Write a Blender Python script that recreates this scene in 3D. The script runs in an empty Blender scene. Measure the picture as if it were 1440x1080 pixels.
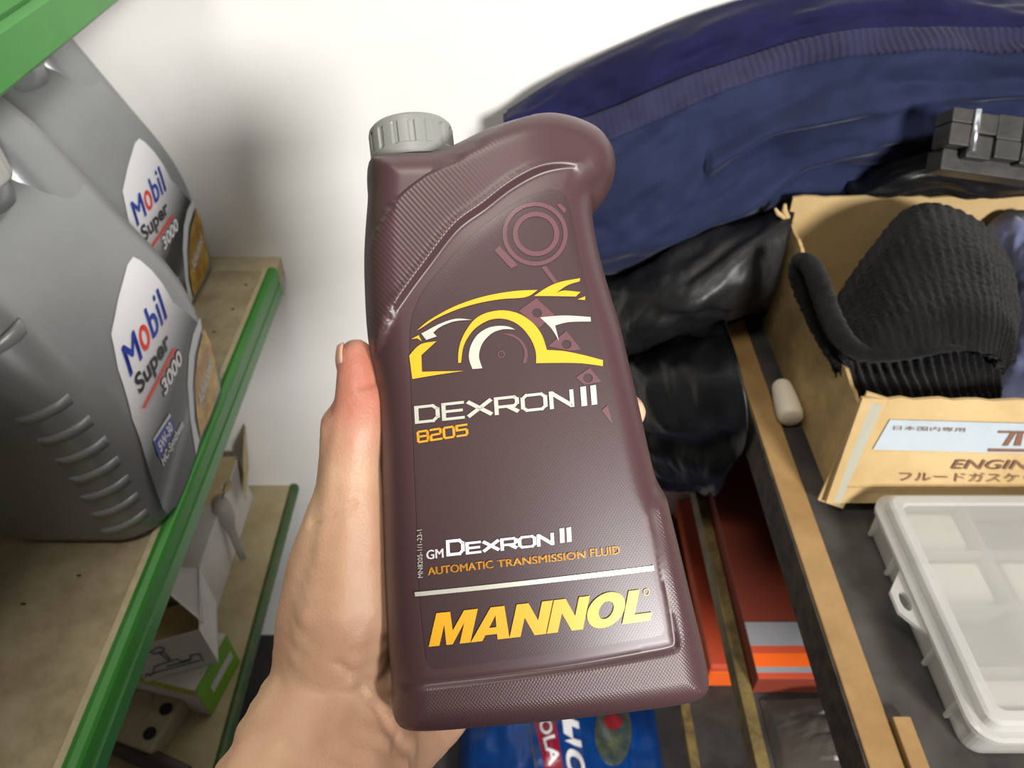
import bpy, bmesh, math, random
import numpy as np
from mathutils import Vector, Matrix, noise as mnoise
from mathutils.geometry import delaunay_2d_cdt

random.seed(7)
S = bpy.context.scene
COL = S.collection

# ------------------------------------------------------------------ camera, light, exposure
EYE = 1.40                      # camera height above the floor
FPX = 1060.0                    # focal length in pixels of a 1440 px wide frame
PITCH = math.radians(43.1)      # looking down
CP, SP = math.cos(PITCH), math.sin(PITCH)
cd = bpy.data.cameras.new('camera'); cam = bpy.data.objects.new('camera', cd); COL.objects.link(cam)
cd.sensor_fit = 'HORIZONTAL'; cd.lens = 4.25; cd.sensor_width = 4.25 * 1440 / FPX
cd.clip_start = 0.01
cam.location = (0, 0, EYE); cam.rotation_euler = (math.pi / 2 - PITCH, 0, 0)
cd.dof.use_dof = True; cd.dof.focus_distance = 0.275; cd.dof.aperture_fstop = 3.0
S.camera = cam

W = bpy.data.worlds.new('world'); S.world = W; W.use_nodes = True
bg = W.node_tree.nodes['Background']; bg.inputs[0].default_value = (1.0, 0.97, 0.93, 1); bg.inputs[1].default_value = 0.072

def area(name, loc, target, size, power, color):
    l = bpy.data.lights.new(name, 'AREA'); l.shape = 'RECTANGLE'; l.size, l.size_y = size
    l.energy = power; l.color = color
    o = bpy.data.objects.new(name, l); COL.objects.link(o); o.location = loc
    o.rotation_euler = (Vector(target) - Vector(loc)).to_track_quat('-Z', 'Y').to_euler()
    return o
area('doorway_daylight', (0.95, -1.50, 1.95), (0.05, 0.4, 1.15), (0.38, 0.40), 48, (1.0, 0.975, 0.945))
area('ceiling_lamp', (-0.10, 0.05, 2.40), (0.12, 0.5, 1.0), (0.5, 0.2), 5, (1.0, 0.94, 0.86))

S.view_settings.view_transform = 'Standard'; S.view_settings.look = 'None'
S.view_settings.gamma = 1.0; S.view_settings.use_curve_mapping = False
S.view_settings.exposure = 0.8

# ------------------------------------------------------------------ helpers
def ray(u, v):
    a, b = (u - 720) / FPX, -(v - 540) / FPX
    return Vector((a, CP + b * SP, -SP + b * CP))
def P(u, v, x=None, y=None, z=None):
    """point seen at (u, v) on one world plane"""
    d = ray(u, v)
    if x is not None: s = x / d.x
    elif y is not None: s = y / d.y
    else: s = (z - EYE) / d.z
    return Vector((0, 0, EYE)) + d * s

def lin(c):
    return tuple(((v / 255) / 12.92 if v / 255 <= 0.04045 else ((v / 255 + 0.055) / 1.055) ** 2.4) for v in c)

def mat(name, rgb, rough=0.5, metal=0.0, spec=0.5, var=0.0, vscale=30.0, bump=0.0, bscale=200.0, rgb2=None, **kw):
    """principled material; var mixes in a second colour by noise, bump adds fine relief"""
    m = bpy.data.materials.new(name); m.use_nodes = True
    nt = m.node_tree; b = nt.nodes['Principled BSDF']
    c = lin(rgb)
    b.inputs['Base Color'].default_value = (*c, 1); b.inputs['Roughness'].default_value = rough
    b.inputs['Metallic'].default_value = metal; b.inputs['Specular IOR Level'].default_value = spec
    tc = nt.nodes.new('ShaderNodeTexCoord')
    if var > 0 or rgb2:
        n = nt.nodes.new('ShaderNodeTexNoise'); n.inputs['Scale'].default_value = vscale; n.inputs['Detail'].default_value = 6
        n.inputs['Roughness'].default_value = 0.65
        r = nt.nodes.new('ShaderNodeValToRGB')
        c2 = lin(rgb2) if rgb2 else tuple(x * (1 - var) for x in c)
        r.color_ramp.elements[0].position = kw.get('lo', 0.35); r.color_ramp.elements[0].color = (*c2, 1)
        r.color_ramp.elements[1].position = kw.get('hi', 0.65); r.color_ramp.elements[1].color = (*c, 1)
        nt.links.new(tc.outputs['Object'], n.inputs['Vector']); nt.links.new(n.outputs['Fac'], r.inputs[0])
        nt.links.new(r.outputs[0], b.inputs['Base Color'])
    if bump > 0:
        n2 = nt.nodes.new('ShaderNodeTexNoise'); n2.inputs['Scale'].default_value = bscale; n2.inputs['Detail'].default_value = 4
        bp_ = nt.nodes.new('ShaderNodeBump'); bp_.inputs['Strength'].default_value = bump; bp_.inputs['Distance'].default_value = kw.get('bdist', 0.002)
        nt.links.new(tc.outputs['Object'], n2.inputs['Vector']); nt.links.new(n2.outputs['Fac'], bp_.inputs['Height'])
        nt.links.new(bp_.outputs[0], b.inputs['Normal'])
    for k in ('Subsurface Weight', 'Sheen Weight', 'Sheen Roughness', 'Coat Weight', 'Coat Roughness', 'Transmission Weight', 'Alpha'):
        if k in kw: b.inputs[k].default_value = kw[k]
    return m

def empty(name, loc, label=None, cat=None, group=None, kind=None):
    o = bpy.data.objects.new(name, None); COL.objects.link(o); o.location = loc; o.empty_display_size = 0.02
    tag(o, label, cat, group, kind); return o
def tag(o, label=None, cat=None, group=None, kind=None):
    if label: o['label'] = label
    if cat: o['category'] = cat
    if group: o['group'] = group
    if kind: o['kind'] = kind
    return o
def root_of(p):
    m = Matrix.Identity(4)
    while p is not None:
        m = Matrix.LocRotScale(p.location, p.rotation_euler, None) @ m; p = p.parent
    return m
def link(name, me, material, parent=None, smooth=False, local=False):
    """me is in world coordinates unless local; moved into its parent's frame"""
    o = bpy.data.objects.new(name, me); COL.objects.link(o)
    if material: me.materials.append(material)
    if smooth:
        for p in me.polygons: p.use_smooth = True
    if parent is not None:
        o.parent = parent
        if not local: me.transform(root_of(parent).inverted())
    return o
def from_bm(bm, name):
    me = bpy.data.meshes.new(name); bm.normal_update(); bm.to_mesh(me); bm.free(); return me
def pydata(name, v, f):
    me = bpy.data.meshes.new(name); me.from_pydata([tuple(p) for p in v], [], f); me.update(); return me

def bm_box(bm, lo, hi, bev=0.0, mtx=None, seg=2):
    r = bmesh.ops.create_cube(bm, size=1.0)
    vs = r['verts']
    for v in vs:
        v.co = Vector([lo[i] + (v.co[i] + 0.5) * (hi[i] - lo[i]) for i in range(3)])
    if bev > 0:
        es = list({e for v in vs for e in v.link_edges})
        rb = bmesh.ops.bevel(bm, geom=es, offset=bev, segments=seg, affect='EDGES', profile=0.5)
        vs = list({v for f in rb['faces'] for v in f.verts} | {v for v in vs if v.is_valid})
    if mtx is not None:
        bmesh.ops.transform(bm, matrix=mtx, verts=vs)
    return vs
def box(name, lo, hi, m, parent=None, bev=0.0, mtx=None, smooth=False):
    bm = bmesh.new(); bm_box(bm, lo, hi, bev, mtx); return link(name, from_bm(bm, name), m, parent, smooth)

def tube(bm, pts, rad, n=12, cap=True):
    """swept tube along points with a radius per point"""
    pts = [Vector(p) for p in pts]; rings = []
    if not hasattr(rad, '__len__'): rad = [rad] * len(pts)
    ref = None
    for i, p in enumerate(pts):
        t = (pts[min(i + 1, len(pts) - 1)] - pts[max(i - 1, 0)]).normalized()
        if ref is None: ref = t.orthogonal().normalized()
        ref = (ref - t * ref.dot(t)).normalized(); b = t.cross(ref)
        rings.append([bm.verts.new(p + (ref * math.cos(2 * math.pi * k / n) + b * math.sin(2 * math.pi * k / n)) * rad[i]) for k in range(n)])
    for i in range(len(rings) - 1):
        for k in range(n):
            bm.faces.new((rings[i][k], rings[i][(k + 1) % n], rings[i + 1][(k + 1) % n], rings[i + 1][k]))
    if cap:
        bm.faces.new(list(reversed(rings[0]))); bm.faces.new(rings[-1])

def catmull(pts, n, closed=False):
    """dense Catmull-Rom through points, then n samples even in arc length"""
    A = np.array([list(p) for p in pts], float); k = len(A); out = []
    m = k if closed else k - 1
    for i in range(m):
        if closed: p0, p1, p2, p3 = A[(i - 1) % k], A[i], A[(i + 1) % k], A[(i + 2) % k]
        else: p0, p1, p2, p3 = A[max(i - 1, 0)], A[i], A[i + 1], A[min(i + 2, k - 1)]
        for t in np.linspace(0, 1, 24, endpoint=False):
            out.append(0.5 * (2 * p1 + (p2 - p0) * t + (2 * p0 - 5 * p1 + 4 * p2 - p3) * t * t + (3 * p1 - p0 - 3 * p2 + p3) * t ** 3))
    out.append(A[0] if closed else A[-1]); out = np.array(out)
    L = np.concatenate([[0], np.cumsum(np.linalg.norm(np.diff(out, axis=0), axis=1))])
    s = np.linspace(0, L[-1], n + 1)[:-1] if closed else np.linspace(0, L[-1], n)
    return np.stack([np.interp(s, L, out[:, j]) for j in range(out.shape[1])], 1)

def grid_surface(rows, nu, nv):
    """smooth surface through rows of 3D points -> array (nv, nu, 3)"""
    R = np.stack([catmull(r, nu) for r in rows])
    return np.stack([catmull(R[:, j], nv) for j in range(nu)], 1)
def grid_normals(G):
    du = np.gradient(G, axis=1); dv = np.gradient(G, axis=0)
    n = np.cross(du, dv); n /= np.linalg.norm(n, axis=2, keepdims=True) + 1e-9
    return n
def face_camera(n, G):
    d = np.array([0, 0, EYE]) - G
    if (n * d).sum(2).mean() < 0: n = -n
    return n
def grid_mesh(name, G, thick=0.004, back=None):
    """closed sheet: front grid, back grid pushed in by thick (or the given back grid), joined round the rim"""
    nv, nu, _ = G.shape
    n = face_camera(grid_normals(G), G)
    B = G - n * thick if back is None else back
    v = np.concatenate([G.reshape(-1, 3), B.reshape(-1, 3)]); o = nv * nu; f = []
    for j in range(nv - 1):
        for i in range(nu - 1):
            a = j * nu + i
            f.append((a, a + 1, a + nu + 1, a + nu)); f.append((o + a, o + a + nu, o + a + nu + 1, o + a + 1))
    rim = [i for i in range(nu)] + [j * nu + nu - 1 for j in range(1, nv)] + [(nv - 1) * nu + i for i in range(nu - 2, -1, -1)] + [j * nu for j in range(nv - 2, 0, -1)]
    for k in range(len(rim)):
        a, b = rim[k], rim[(k + 1) % len(rim)]; f.append((b, a, o + a, o + b))
    me = pydata(name, v, f)
    bm = bmesh.new(); bm.from_mesh(me); bmesh.ops.recalc_face_normals(bm, faces=bm.faces); bm.to_mesh(me); bm.free()
    return me
def nz(x, y, z=0.0): return mnoise.noise(Vector((x, y, z)))

# --- flat shapes: loops, strokes, text, all as 2D meshes in (x, y)
def curve_mesh(cu):
    o = bpy.data.objects.new('tmp', cu); COL.objects.link(o)
    dg = bpy.context.evaluated_depsgraph_get()
    me = bpy.data.meshes.new_from_object(o.evaluated_get(dg)); bpy.data.objects.remove(o); bpy.data.curves.remove(cu)
    return me
def loops_mesh(loops):
    cu = bpy.data.curves.new('c', 'CURVE'); cu.dimensions = '2D'; cu.fill_mode = 'BOTH'
    for lp in loops:
        sp = cu.splines.new('POLY'); sp.points.add(len(lp) - 1); sp.use_cyclic_u = True
        for q, p in zip(sp.points, lp): q.co = (p[0], p[1], 0, 1)
    return curve_mesh(cu)
def text_mesh(s, offset=0.0, shear=0.0, spacing=1.0, res=3, bold=0.0):
    cu = bpy.data.curves.new('t', 'FONT'); cu.body = s; cu.offset = offset; cu.shear = shear; cu.space_character = spacing
    cu.size = 1.0; cu.resolution_u = res
    me = curve_mesh(cu)
    if bold:                                   # heavier face: copies set a hair apart
        cp = [(me.copy(), (lambda dx, dy: (lambda co: (co[0] + dx, co[1] + dy, 0)))(dx, dy)) for dx, dy in ((-bold, 0), (0, 0), (bold, 0), (0, bold * .5))]
        bpy.data.meshes.remove(me); bm = merge_meshes(cp); me = from_bm(bm, 'text')
    return me
def ellipse(cx, cy, rx, ry, n=32, a0=0, a1=360):
    return [(cx + rx * math.cos(math.radians(a0 + (a1 - a0) * k / n)), cy + ry * math.sin(math.radians(a0 + (a1 - a0) * k / n))) for k in range(n + (0 if a1 - a0 == 360 else 1))]
def merge_meshes(items):
    bm = bmesh.new()
    for me, fn in items:
        b2 = bmesh.new(); b2.from_mesh(me)
        for v in b2.verts: v.co = Vector(fn(v.co))
        tmp = bpy.data.meshes.new('m'); b2.to_mesh(tmp); b2.free(); bm.from_mesh(tmp); bpy.data.meshes.remove(tmp); bpy.data.meshes.remove(me)
    return bm
def bounds2(me):
    xs = [v.co.x for v in me.vertices]; ys = [v.co.y for v in me.vertices]
    return min(xs), max(xs), min(ys), max(ys)
def slice_bm(bm, axis, step):
    """cut a flat mesh into strips so that it can follow a curved surface"""
    bmesh.ops.triangulate(bm, faces=bm.faces[:])
    lo = min(v.co[axis] for v in bm.verts); hi = max(v.co[axis] for v in bm.verts)
    no = Vector((0, 0, 0)); no[axis] = 1
    k = math.floor(lo / step) + 1
    while k * step < hi:
        co = Vector((0, 0, 0)); co[axis] = k * step
        bmesh.ops.bisect_plane(bm, geom=bm.verts[:] + bm.edges[:] + bm.faces[:], plane_co=co, plane_no=no, dist=1e-7); k += 1

STROKE = {  # wide square lettering: polylines on a unit-high cell, and its advance
 'D': ([[(0, 0), (0, 1), (.85, 1), (1.1, .75), (1.1, .25), (.85, 0), (0, 0)]], 1.42),
 'E': ([[(1, 1), (0, 1), (0, 0), (1, 0)], [(0, .5), (.92, .5)]], 1.26),
 'X': ([[(0, 1), (1.25, 0)], [(0, 0), (1.25, 1)]], 1.5),
 'R': ([[(0, 0), (0, 1), (.95, 1), (1.1, .85), (1.1, .6), (.95, .42), (0, .42)], [(.6, .42), (1.15, 0)]], 1.4),
 'O': ([[(.2, 0), (0, .2), (0, .8), (.2, 1), (1, 1), (1.2, .8), (1.2, .2), (1, 0), (.2, 0)]], 1.52),
 'N': ([[(0, 0), (0, 1), (1.1, 0), (1.1, 1)]], 1.42),
 'I': ([[(0, 0), (0, 1)]], .34),
 ' ': ([], .22),
 '8': ([[(.1, .52), (0, .62), (0, .9), (.1, 1), (.8, 1), (.9, .9), (.9, .62), (.8, .52), (.1, .52), (0, .42), (0, .1), (.1, 0), (.8, 0), (.9, .1), (.9, .42), (.8, .52)]], 1.2),
 '2': ([[(0, 1), (.8, 1), (.9, .9), (.9, .62), (.8, .52), (.1, .48), (0, .38), (0, 0), (.95, 0)]], 1.22),
 '0': ([[(.12, 0), (0, .12), (0, .88), (.12, 1), (.8, 1), (.92, .88), (.92, .12), (.8, 0), (.12, 0)]], 1.22),
 '5': ([[(.92, 1), (0, 1), (0, .56), (.8, .56), (.92, .44), (.92, .12), (.8, 0), (0, 0)]], 1.2),
}
def stroke_mesh(s, w=0.2, first=None):
    v, f, x0 = [], [], 0.0
    for i, ch in enumerate(s):
        lines, adv = STROKE[ch]; k = first if (first and i == 0) else 1.0
        for ln in lines:
            for (ax, ay), (bx, by) in zip(ln, ln[1:]):
                ax, ay, bx, by = [q * k for q in (ax, ay, bx, by)]
                L = math.hypot(bx - ax, by - ay); tx, ty = (bx - ax) / L, (by - ay) / L
                vert = abs(tx) < 0.3
                hw = w / 2 * (1.0 if vert else 0.85); e = hw * 0.85
                if ch == 'X' or (ch == 'N' and abs(tx) > .3 and abs(ty) > .3) or (ch == 'R' and ln is lines[-1]): e = 0.0; hw = w * .55
                base = len(v)
                for sx, sy in ((-1, -1), (1, -1), (1, 1), (-1, 1)):
                    px, py = (ax, ay) if sx < 0 else (bx, by)
                    v.append((x0 + px + tx * e * sx - ty * hw * sy, py + ty * e * sx + tx * hw * sy, 0))
                f.append((base, base + 1, base + 2, base + 3))
        x0 += adv * k
    return pydata('stroke', v, f)

# ------------------------------------------------------------------ materials
M = {}
M['wall'] = mat('white_wall_paint', (236, 235, 231), 0.35, var=0.05, vscale=6, bump=0.05, bscale=60)
M['floor'] = mat('dark_floor', (52, 48, 46), 0.7, var=0.4, vscale=15)
M['green'] = mat('green_enamel', (58, 136, 50), 0.34, var=0.12, vscale=25, bump=0.05, bscale=90)
M['green_dark'] = mat('worn_dark_green_enamel', (38, 88, 40), 0.5, rgb2=(84, 92, 52), vscale=60)
M['shelfboard'] = mat('dusty_beige_shelf', (176, 163, 132), 0.75, rgb2=(140, 124, 94), vscale=22, lo=.3, hi=.6, bump=0.2, bscale=120)
M['tabletop'] = mat('beige_laminate', (190, 176, 140), 0.6, rgb2=(166, 150, 112), vscale=14, bump=0.08, bscale=60)
M['palewood'] = mat('pale_edge_wood', (196, 184, 150), 0.7, var=0.2, vscale=70)
M['speck'] = mat('dirt_speck', (60, 40, 28), 0.8)
M['plank'] = mat('varnished_plank', (160, 128, 82), 0.45, rgb2=(138, 106, 62), vscale=18, bump=0.1, bscale=80)
M['plank_side'] = mat('dark_plank_side', (70, 58, 42), 0.8, rgb2=(24, 20, 16), vscale=70)  # darker, blotchy brown for the side face of the plank
M['steel'] = mat('dusty_dark_sheet', (74, 72, 68), 0.5, rgb2=(38, 36, 34), vscale=14, lo=.3, hi=.7, spec=.3)
M['strip'] = mat('old_thin_wood', (128, 108, 60), 0.6, rgb2=(84, 70, 38), vscale=50)

# ------------------------------------------------------------------ the setting
def structure(o, label=None): o['kind'] = 'structure'; return o
WALL_Y = 0.76
structure(box('wall_back', (-1.5, WALL_Y, 0), (1.5, WALL_Y + 0.1, 2.7), M['wall']))
structure(box('floor', (-1.5, -1.2, -0.05), (1.5, WALL_Y, 0.0), M['floor']))

# ------------------------------------------------------------------ left shelves
LX = -0.2715
def lip_profile(name, x, ztop, h, y0, y1, parent, m):
    """pressed steel edge: small return on top, rolled shoulder, face with a crease, turned-in foot"""
    pr = [(-0.010, 0.0), (-0.006, 0.0015), (-0.0015, 0.0), (0.0, -0.003), (0.0008, -h * .38), (-0.0018, -h * .45), (0.0006, -h * .52), (0.0, -h + 0.003), (-0.003, -h), (-0.012, -h)]
    inner = [(a - 0.0012 if i < 9 else a, b - (0.0012 if i < 3 else 0)) for i, (a, b) in enumerate(pr)]
    inner[-1] = (-0.012, -h + 0.0012); inner[-2] = (-0.004, -h + 0.0012)
    lp = pr + inner[::-1]; v = []; f = []; n = len(lp)
    for y in (y0, y1): v += [(x + a, y, ztop + b) for a, b in lp]
    for k in range(n): f.append((k, (k + 1) % n, n + (k + 1) % n, n + k))
    f.append(tuple(range(n - 1, -1, -1))); f.append(tuple(range(n, 2 * n)))
    return link(name, pydata(name, v, f), m, parent)

def shelf(label, z, y0, y1, hlip, x_edge, board_mat, x_left=-0.95, lip_mat='green'):
    r = empty('shelf', ((x_left + x_edge) / 2, y1, z), label, 'shelf')
    box('shelf_board', (x_left, y0, z - 0.016), (x_edge - 0.0105, WALL_Y if y1 > .74 else y1, z), board_mat, r, 0.001)
    lip_profile('shelf_lip', x_edge, z + 0.003, hlip, y0, y1, r, M[lip_mat])
    return r
mid = shelf('green-edged beige metal shelf carrying the two silver oil jugs', EYE - 0.5, -0.1, 0.727, 0.038, LX, M['shelfboard'])
box('edge_strip', (LX - 0.016, -0.1, EYE - 0.5), (LX - 0.0106, 0.727, EYE - 0.498), M['palewood'], mid)
box('end_bracket', (-0.95, 0.727, EYE - 0.53), (LX - 0.004, WALL_Y, EYE - 0.503), M['palewood'], mid, 0.001)
rs = random.Random(3)
for k in range(16):   # flakes of dirt lying on the shelf
    x, y = rs.uniform(-.52, -.30), rs.uniform(.05, .33)
    if k > 11: x, y = rs.uniform(-.34, -.295), rs.uniform(.57, .70)
    bm = bmesh.new(); bmesh.ops.create_icosphere(bm, subdivisions=1, radius=1)
    for v in bm.verts: v.co = Vector((x, y, EYE - .5)) + Vector((v.co.x * rs.uniform(.0012, .003), v.co.y * .0013, max(v.co.z, 0) * .0008))
    link('dirt_flake', from_bm(bm, 'dirt_flake'), M['speck'], mid)
up = shelf('bright green upper shelf edge above the silver jugs', EYE - 0.112, -0.3, 0.727, 0.055, LX, M['shelfboard'])
box('end_bracket', (-0.95, 0.727, EYE - 0.16), (LX - 0.004, WALL_Y, EYE - 0.12), M['palewood'], up, 0.001)
TZ = EYE - 0.93
low = shelf('low beige shelf by the wall carrying small cartons', TZ, -0.1, 0.76, 0.016, -0.338, M['tabletop'], lip_mat='green_dark')

# ------------------------------------------------------------------ right rack
RZ = EYE - 0.5
rr = empty('storage_rack', (0.5, 0.4, 0), 'timber-edged storage rack with three dark shelf boards at right', 'rack')
box('edge_plank', (0.225, 0.12, RZ - 0.04), (0.2475, WALL_Y, RZ), M['plank'], rr, 0.0012)
box('plank_face', (0.2232, 0.12, RZ - 0.0395), (0.2249, WALL_Y, RZ - 0.0015), M['plank_side'], rr)
box('shelf_board', (0.2476, 0.12, RZ - 0.02), (0.95, WALL_Y, RZ - 0.004), M['steel'], rr)
box('edge_plank', (0.225, 0.255, EYE - 0.755), (0.2375, WALL_Y, EYE - 0.73), M['strip'], rr, 0.001)
box('shelf_board', (0.2376, 0.255, EYE - 0.75), (0.95, WALL_Y, EYE - 0.738), M['steel'], rr)
box('edge_plank', (0.225, 0.255, EYE - 1.025), (0.2375, WALL_Y, EYE - 1.0), M['strip'], rr, 0.001)
box('shelf_board', (0.2376, 0.255, EYE - 1.02), (0.95, WALL_Y, EYE - 1.008), M['steel'], rr)
for yy in (0.27, 0.72):
    box('post', (0.905, yy, 0), (0.945, yy + 0.035, RZ - 0.02), M['plank'], rr)
tag(box('wood_offcut', (0.2490, 0.125, RZ - 0.004), (0.2610, 0.212, RZ + 0.004), M['plank'], None, 0.001), 'short pale wood strip lying against the timber edge', 'wood strip')

# ------------------------------------------------------------------ the maroon bottle held in the hand
R_, U_, F_ = Vector((1, 0, 0)), Vector((0, SP, CP)), Vector((0, CP, -SP))
rol, tau, psi = math.radians(7.0), math.radians(4.0), math.radians(5.0)
ex = R_ * math.cos(rol) + U_ * math.sin(rol); ez = U_ * math.cos(rol) - R_ * math.sin(rol); ey = F_.copy()
ez2 = ez * math.cos(tau) + ey * math.sin(tau); ey2 = ey * math.cos(tau) - ez * math.sin(tau)
ex2 = ex * math.cos(psi) + ey2 * math.sin(psi); ey3 = ey2 * math.cos(psi) - ex * math.sin(psi)
BX, BY, BZ = ex2.normalized(), ey3.normalized(), ez2.normalized()
HD = 0.029                                  # half depth of the bottle
d0 = ray(745, 620)
BO = Vector((0, 0, EYE)) + d0 * 0.270 + BY * HD      # bottle origin: middle of the body
BM = Matrix((( BX.x, BY.x, BZ.x, BO.x), (BX.y, BY.y, BZ.y, BO.y), (BX.z, BY.z, BZ.z, BO.z), (0, 0, 0, 1)))
BMI = BM.inverted()
def bl(u, v, y=-HD):
    """local bottle point on the plane local-y = y seen at (u, v)"""
    o = BMI @ Vector((0, 0, EYE)); d = BMI.to_3x3() @ ray(u, v)
    return o + d * ((y - o.y) / d.y)
def bl2(pts, y=-HD): return [(bl(u, v, y).x, bl(u, v, y).z) for u, v in pts]

OUT = [(552, 960), (552, 985), (558, 1002), (574, 1011), (603, 1012), (687, 1004), (787, 994), (853, 987), (937, 977), (967, 968), (981, 953), (983, 933),
       (975, 890), (960, 828), (946, 770), (934, 722), (927, 695), (913, 668), (903, 630), (891, 575), (878, 520), (866, 470), (854, 430), (845, 400),
       (837, 370), (831, 340), (828, 318), (829, 303), (842, 291), (853, 275), (859, 255), (858, 235), (850, 218), (837, 203), (818, 192), (793, 184), (765, 181),
       (735, 185), (705, 193), (675, 204), (648, 217), (625, 228), (608, 232), (570, 233), (535, 236), (521, 243), (518, 262), (519, 290), (516, 330), (514, 372), (515, 420), (518, 470),
       (525, 520), (531, 560), (535, 620), (538, 700), (541, 800), (546, 890)]
outl = catmull(bl2(OUT, 0.0), 620, True)
BAND_LO = bl2([(500, 545), (522, 504), (548, 449), (570, 415), (600, 375), (641, 323), (680, 294), (715, 267), (750, 247), (780, 238), (810, 237), (835, 246), (852, 262), (880, 300)], -HD)
BAND_HI = bl2([(495, 395), (518, 345), (560, 291), (595, 262), (622, 248), (650, 228), (700, 190), (770, 150)], -HD * .8)
BUMP = bl2([(530, 978), (600, 967), (700, 954), (800, 940), (900, 923), (943, 915), (953, 906), (950, 875), (940, 815), (929, 750), (922, 705), (935, 680)], -HD)
band_lo = catmull(BAND_LO, 160); band_hi = catmull(BAND_HI, 80); bumpc = catmull(BUMP, 120)

def seg_dist(p, poly, closed=False):
    a = poly if closed else poly[:-1]; b = np.roll(poly, -1, 0) if closed else poly[1:]
    best = np.full(len(p), 1e9); side = np.zeros(len(p))
    for c in range(0, len(p), 2000):
        q = p[c:c + 2000, None, :]; ab = (b - a)[None]; t = np.clip(((q - a[None]) * ab).sum(2) / ((ab ** 2).sum(2) + 1e-18), 0, 1)
        dv = q - (a[None] + ab * t[..., None]); d = np.sqrt((dv ** 2).sum(2)); k = d.argmin(1); r = np.arange(len(k))
        best[c:c + 2000] = d[r, k]
        ab2 = (b - a)[k]; w = dv[r, k]; side[c:c + 2000] = np.sign(ab2[:, 0] * w[:, 1] - ab2[:, 1] * w[:, 0])
    return best, side
def inside(p, poly):
    x, y = p[:, 0], p[:, 1]; c = np.zeros(len(p), bool); a = poly; b = np.roll(poly, -1, 0)
    for (ax, ay), (bx, by) in zip(a, b):
        m = ((ay > y) != (by > y)); xi = (bx - ax) * (y - ay) / ((by - ay) if by != ay else 1e-12) + ax
        c ^= m & (x < xi)
    return c
def sstep(x, a, b):
    t = np.clip((x - a) / (b - a), 0, 1); return t * t * (3 - 2 * t)
RND = 0.0155
def sdf(p):
    d, _ = seg_dist(p, outl, True); return np.where(inside(p, outl), d, -d)
def feats(p):
    d1, s1 = seg_dist(p, band_lo); d2, s2 = seg_dist(p, band_hi); d3, s3 = seg_dist(p, bumpc)
    return d1 * s1, d2 * s2, -d3 * s3      # positive: above band's lower edge / above its upper edge / inside the bumper rim
HORN0, HORN1 = bl(735, 240).x, bl(848, 250).x
def front_y(p):
    p = np.asarray(p, float); d = np.clip(sdf(p), 0, None)
    t = np.clip(d / RND, 0, 1); y = HD * np.power(1 - np.power(1 - t, 2.3), 1 / 2.3)
    y = y + 0.0022 * np.clip(1 - ((p[:, 0] - 0.002) / 0.052) ** 2, -0.5, 1)
    b1, b2, b3 = feats(p); k = np.clip(d / 0.006, 0, 1)
    hornf = 1 - sstep(p[:, 0], HORN0, HORN1)
    band = sstep(b1, -0.0012, 0.0016) * (1 - sstep(b2, -0.0005, 0.0006) * .8) * hornf + 0.35 * np.exp(-((b1 - 0.0013) / 0.0014) ** 2) * hornf
    fillet = -0.0028 * np.exp(-(np.clip(-b1, 0, None) / 0.006) ** 2) * (b1 < 0) * sstep(b1, -0.03, -0.0006)
    y = y + (0.0022 * band + fillet * .3 * hornf) * k
    y = y + 0.0009 * sstep(b3, -0.0009, 0.0009) * k - 0.0006 * np.exp(-((b3 + 0.0014) / 0.0009) ** 2) * k
    return -y
def tri2d(boundary, pts):
    n = len(boundary)
    V = [Vector(p) for p in boundary] + [Vector(p) for p in pts]
    r = delaunay_2d_cdt(V, [(i, (i + 1) % n) for i in range(n)], [], 1, 1e-7)
    return np.array([tuple(v) for v in r[0]]), [tuple(f) for f in r[2]]
def interior(poly, step, rings, extra_curves=()):
    lo, hi = poly.min(0), poly.max(0)
    gx, gy = np.meshgrid(np.arange(lo[0], hi[0], step), np.arange(lo[1], hi[1], step)); g = np.stack([gx.ravel(), gy.ravel()], 1)
    g[:, 0] += (np.round((g[:, 1] - lo[1]) / step) % 2) * step * .5
    nrm = np.roll(poly, -1, 0) - np.roll(poly, 1, 0); nrm = np.stack([-nrm[:, 1], nrm[:, 0]], 1); nrm /= np.linalg.norm(nrm, axis=1, keepdims=True)
    area2 = (poly[:, 0] * np.roll(poly[:, 1], -1) - np.roll(poly[:, 0], -1) * poly[:, 1]).sum()
    if area2 < 0: nrm = -nrm
    out = []
    def sd(q):
        d, _ = seg_dist(q, poly, True); return np.where(inside(q, poly), d, -d)
    for r in rings:
        q = poly + nrm * r; out.append(q[sd(q) > r * .97])
    rm = max(rings) if rings else 0
    feat = [c for c in extra_curves]
    fp = []
    for c in feat:
        t = np.gradient(c, axis=0); nn = np.stack([-t[:, 1], t[:, 0]], 1); nn /= np.linalg.norm(nn, axis=1, keepdims=True) + 1e-12
        for o in (-.0022, -.0014, -.0008, -.0003, .0002, .0007, .0013, .002): fp.append(c + nn * o)
    s = sd(g); g = g[s > rm + step * .4]
    if fp:
        fp = np.concatenate(fp); fp = fp[sd(fp) > rm + .0004]
        keep = np.ones(len(g), bool)
        for c in feat: keep &= seg_dist(g, c)[0] > .0026
        g = g[keep]; out.append(fp)
    out.append(g); return np.concatenate(out)

BZb = min(q[1] for q in outl)
bot = empty('oil_bottle', (0, 0, 0), 'maroon oil bottle with grey screw cap held in the hand', 'bottle')
base_w = BM @ Vector((0.01, 0, BZb)); bot.location = base_w; bot.rotation_euler = BM.to_euler()
B_OFF = Vector((0.01, 0, BZb))               # children are built in bottle coordinates minus this
def blink(name, me, m, parent=None, smooth=False):
    me.transform(Matrix.Translation(-B_OFF)); return link(name, me, m, parent or bot, smooth, local=True)

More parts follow.
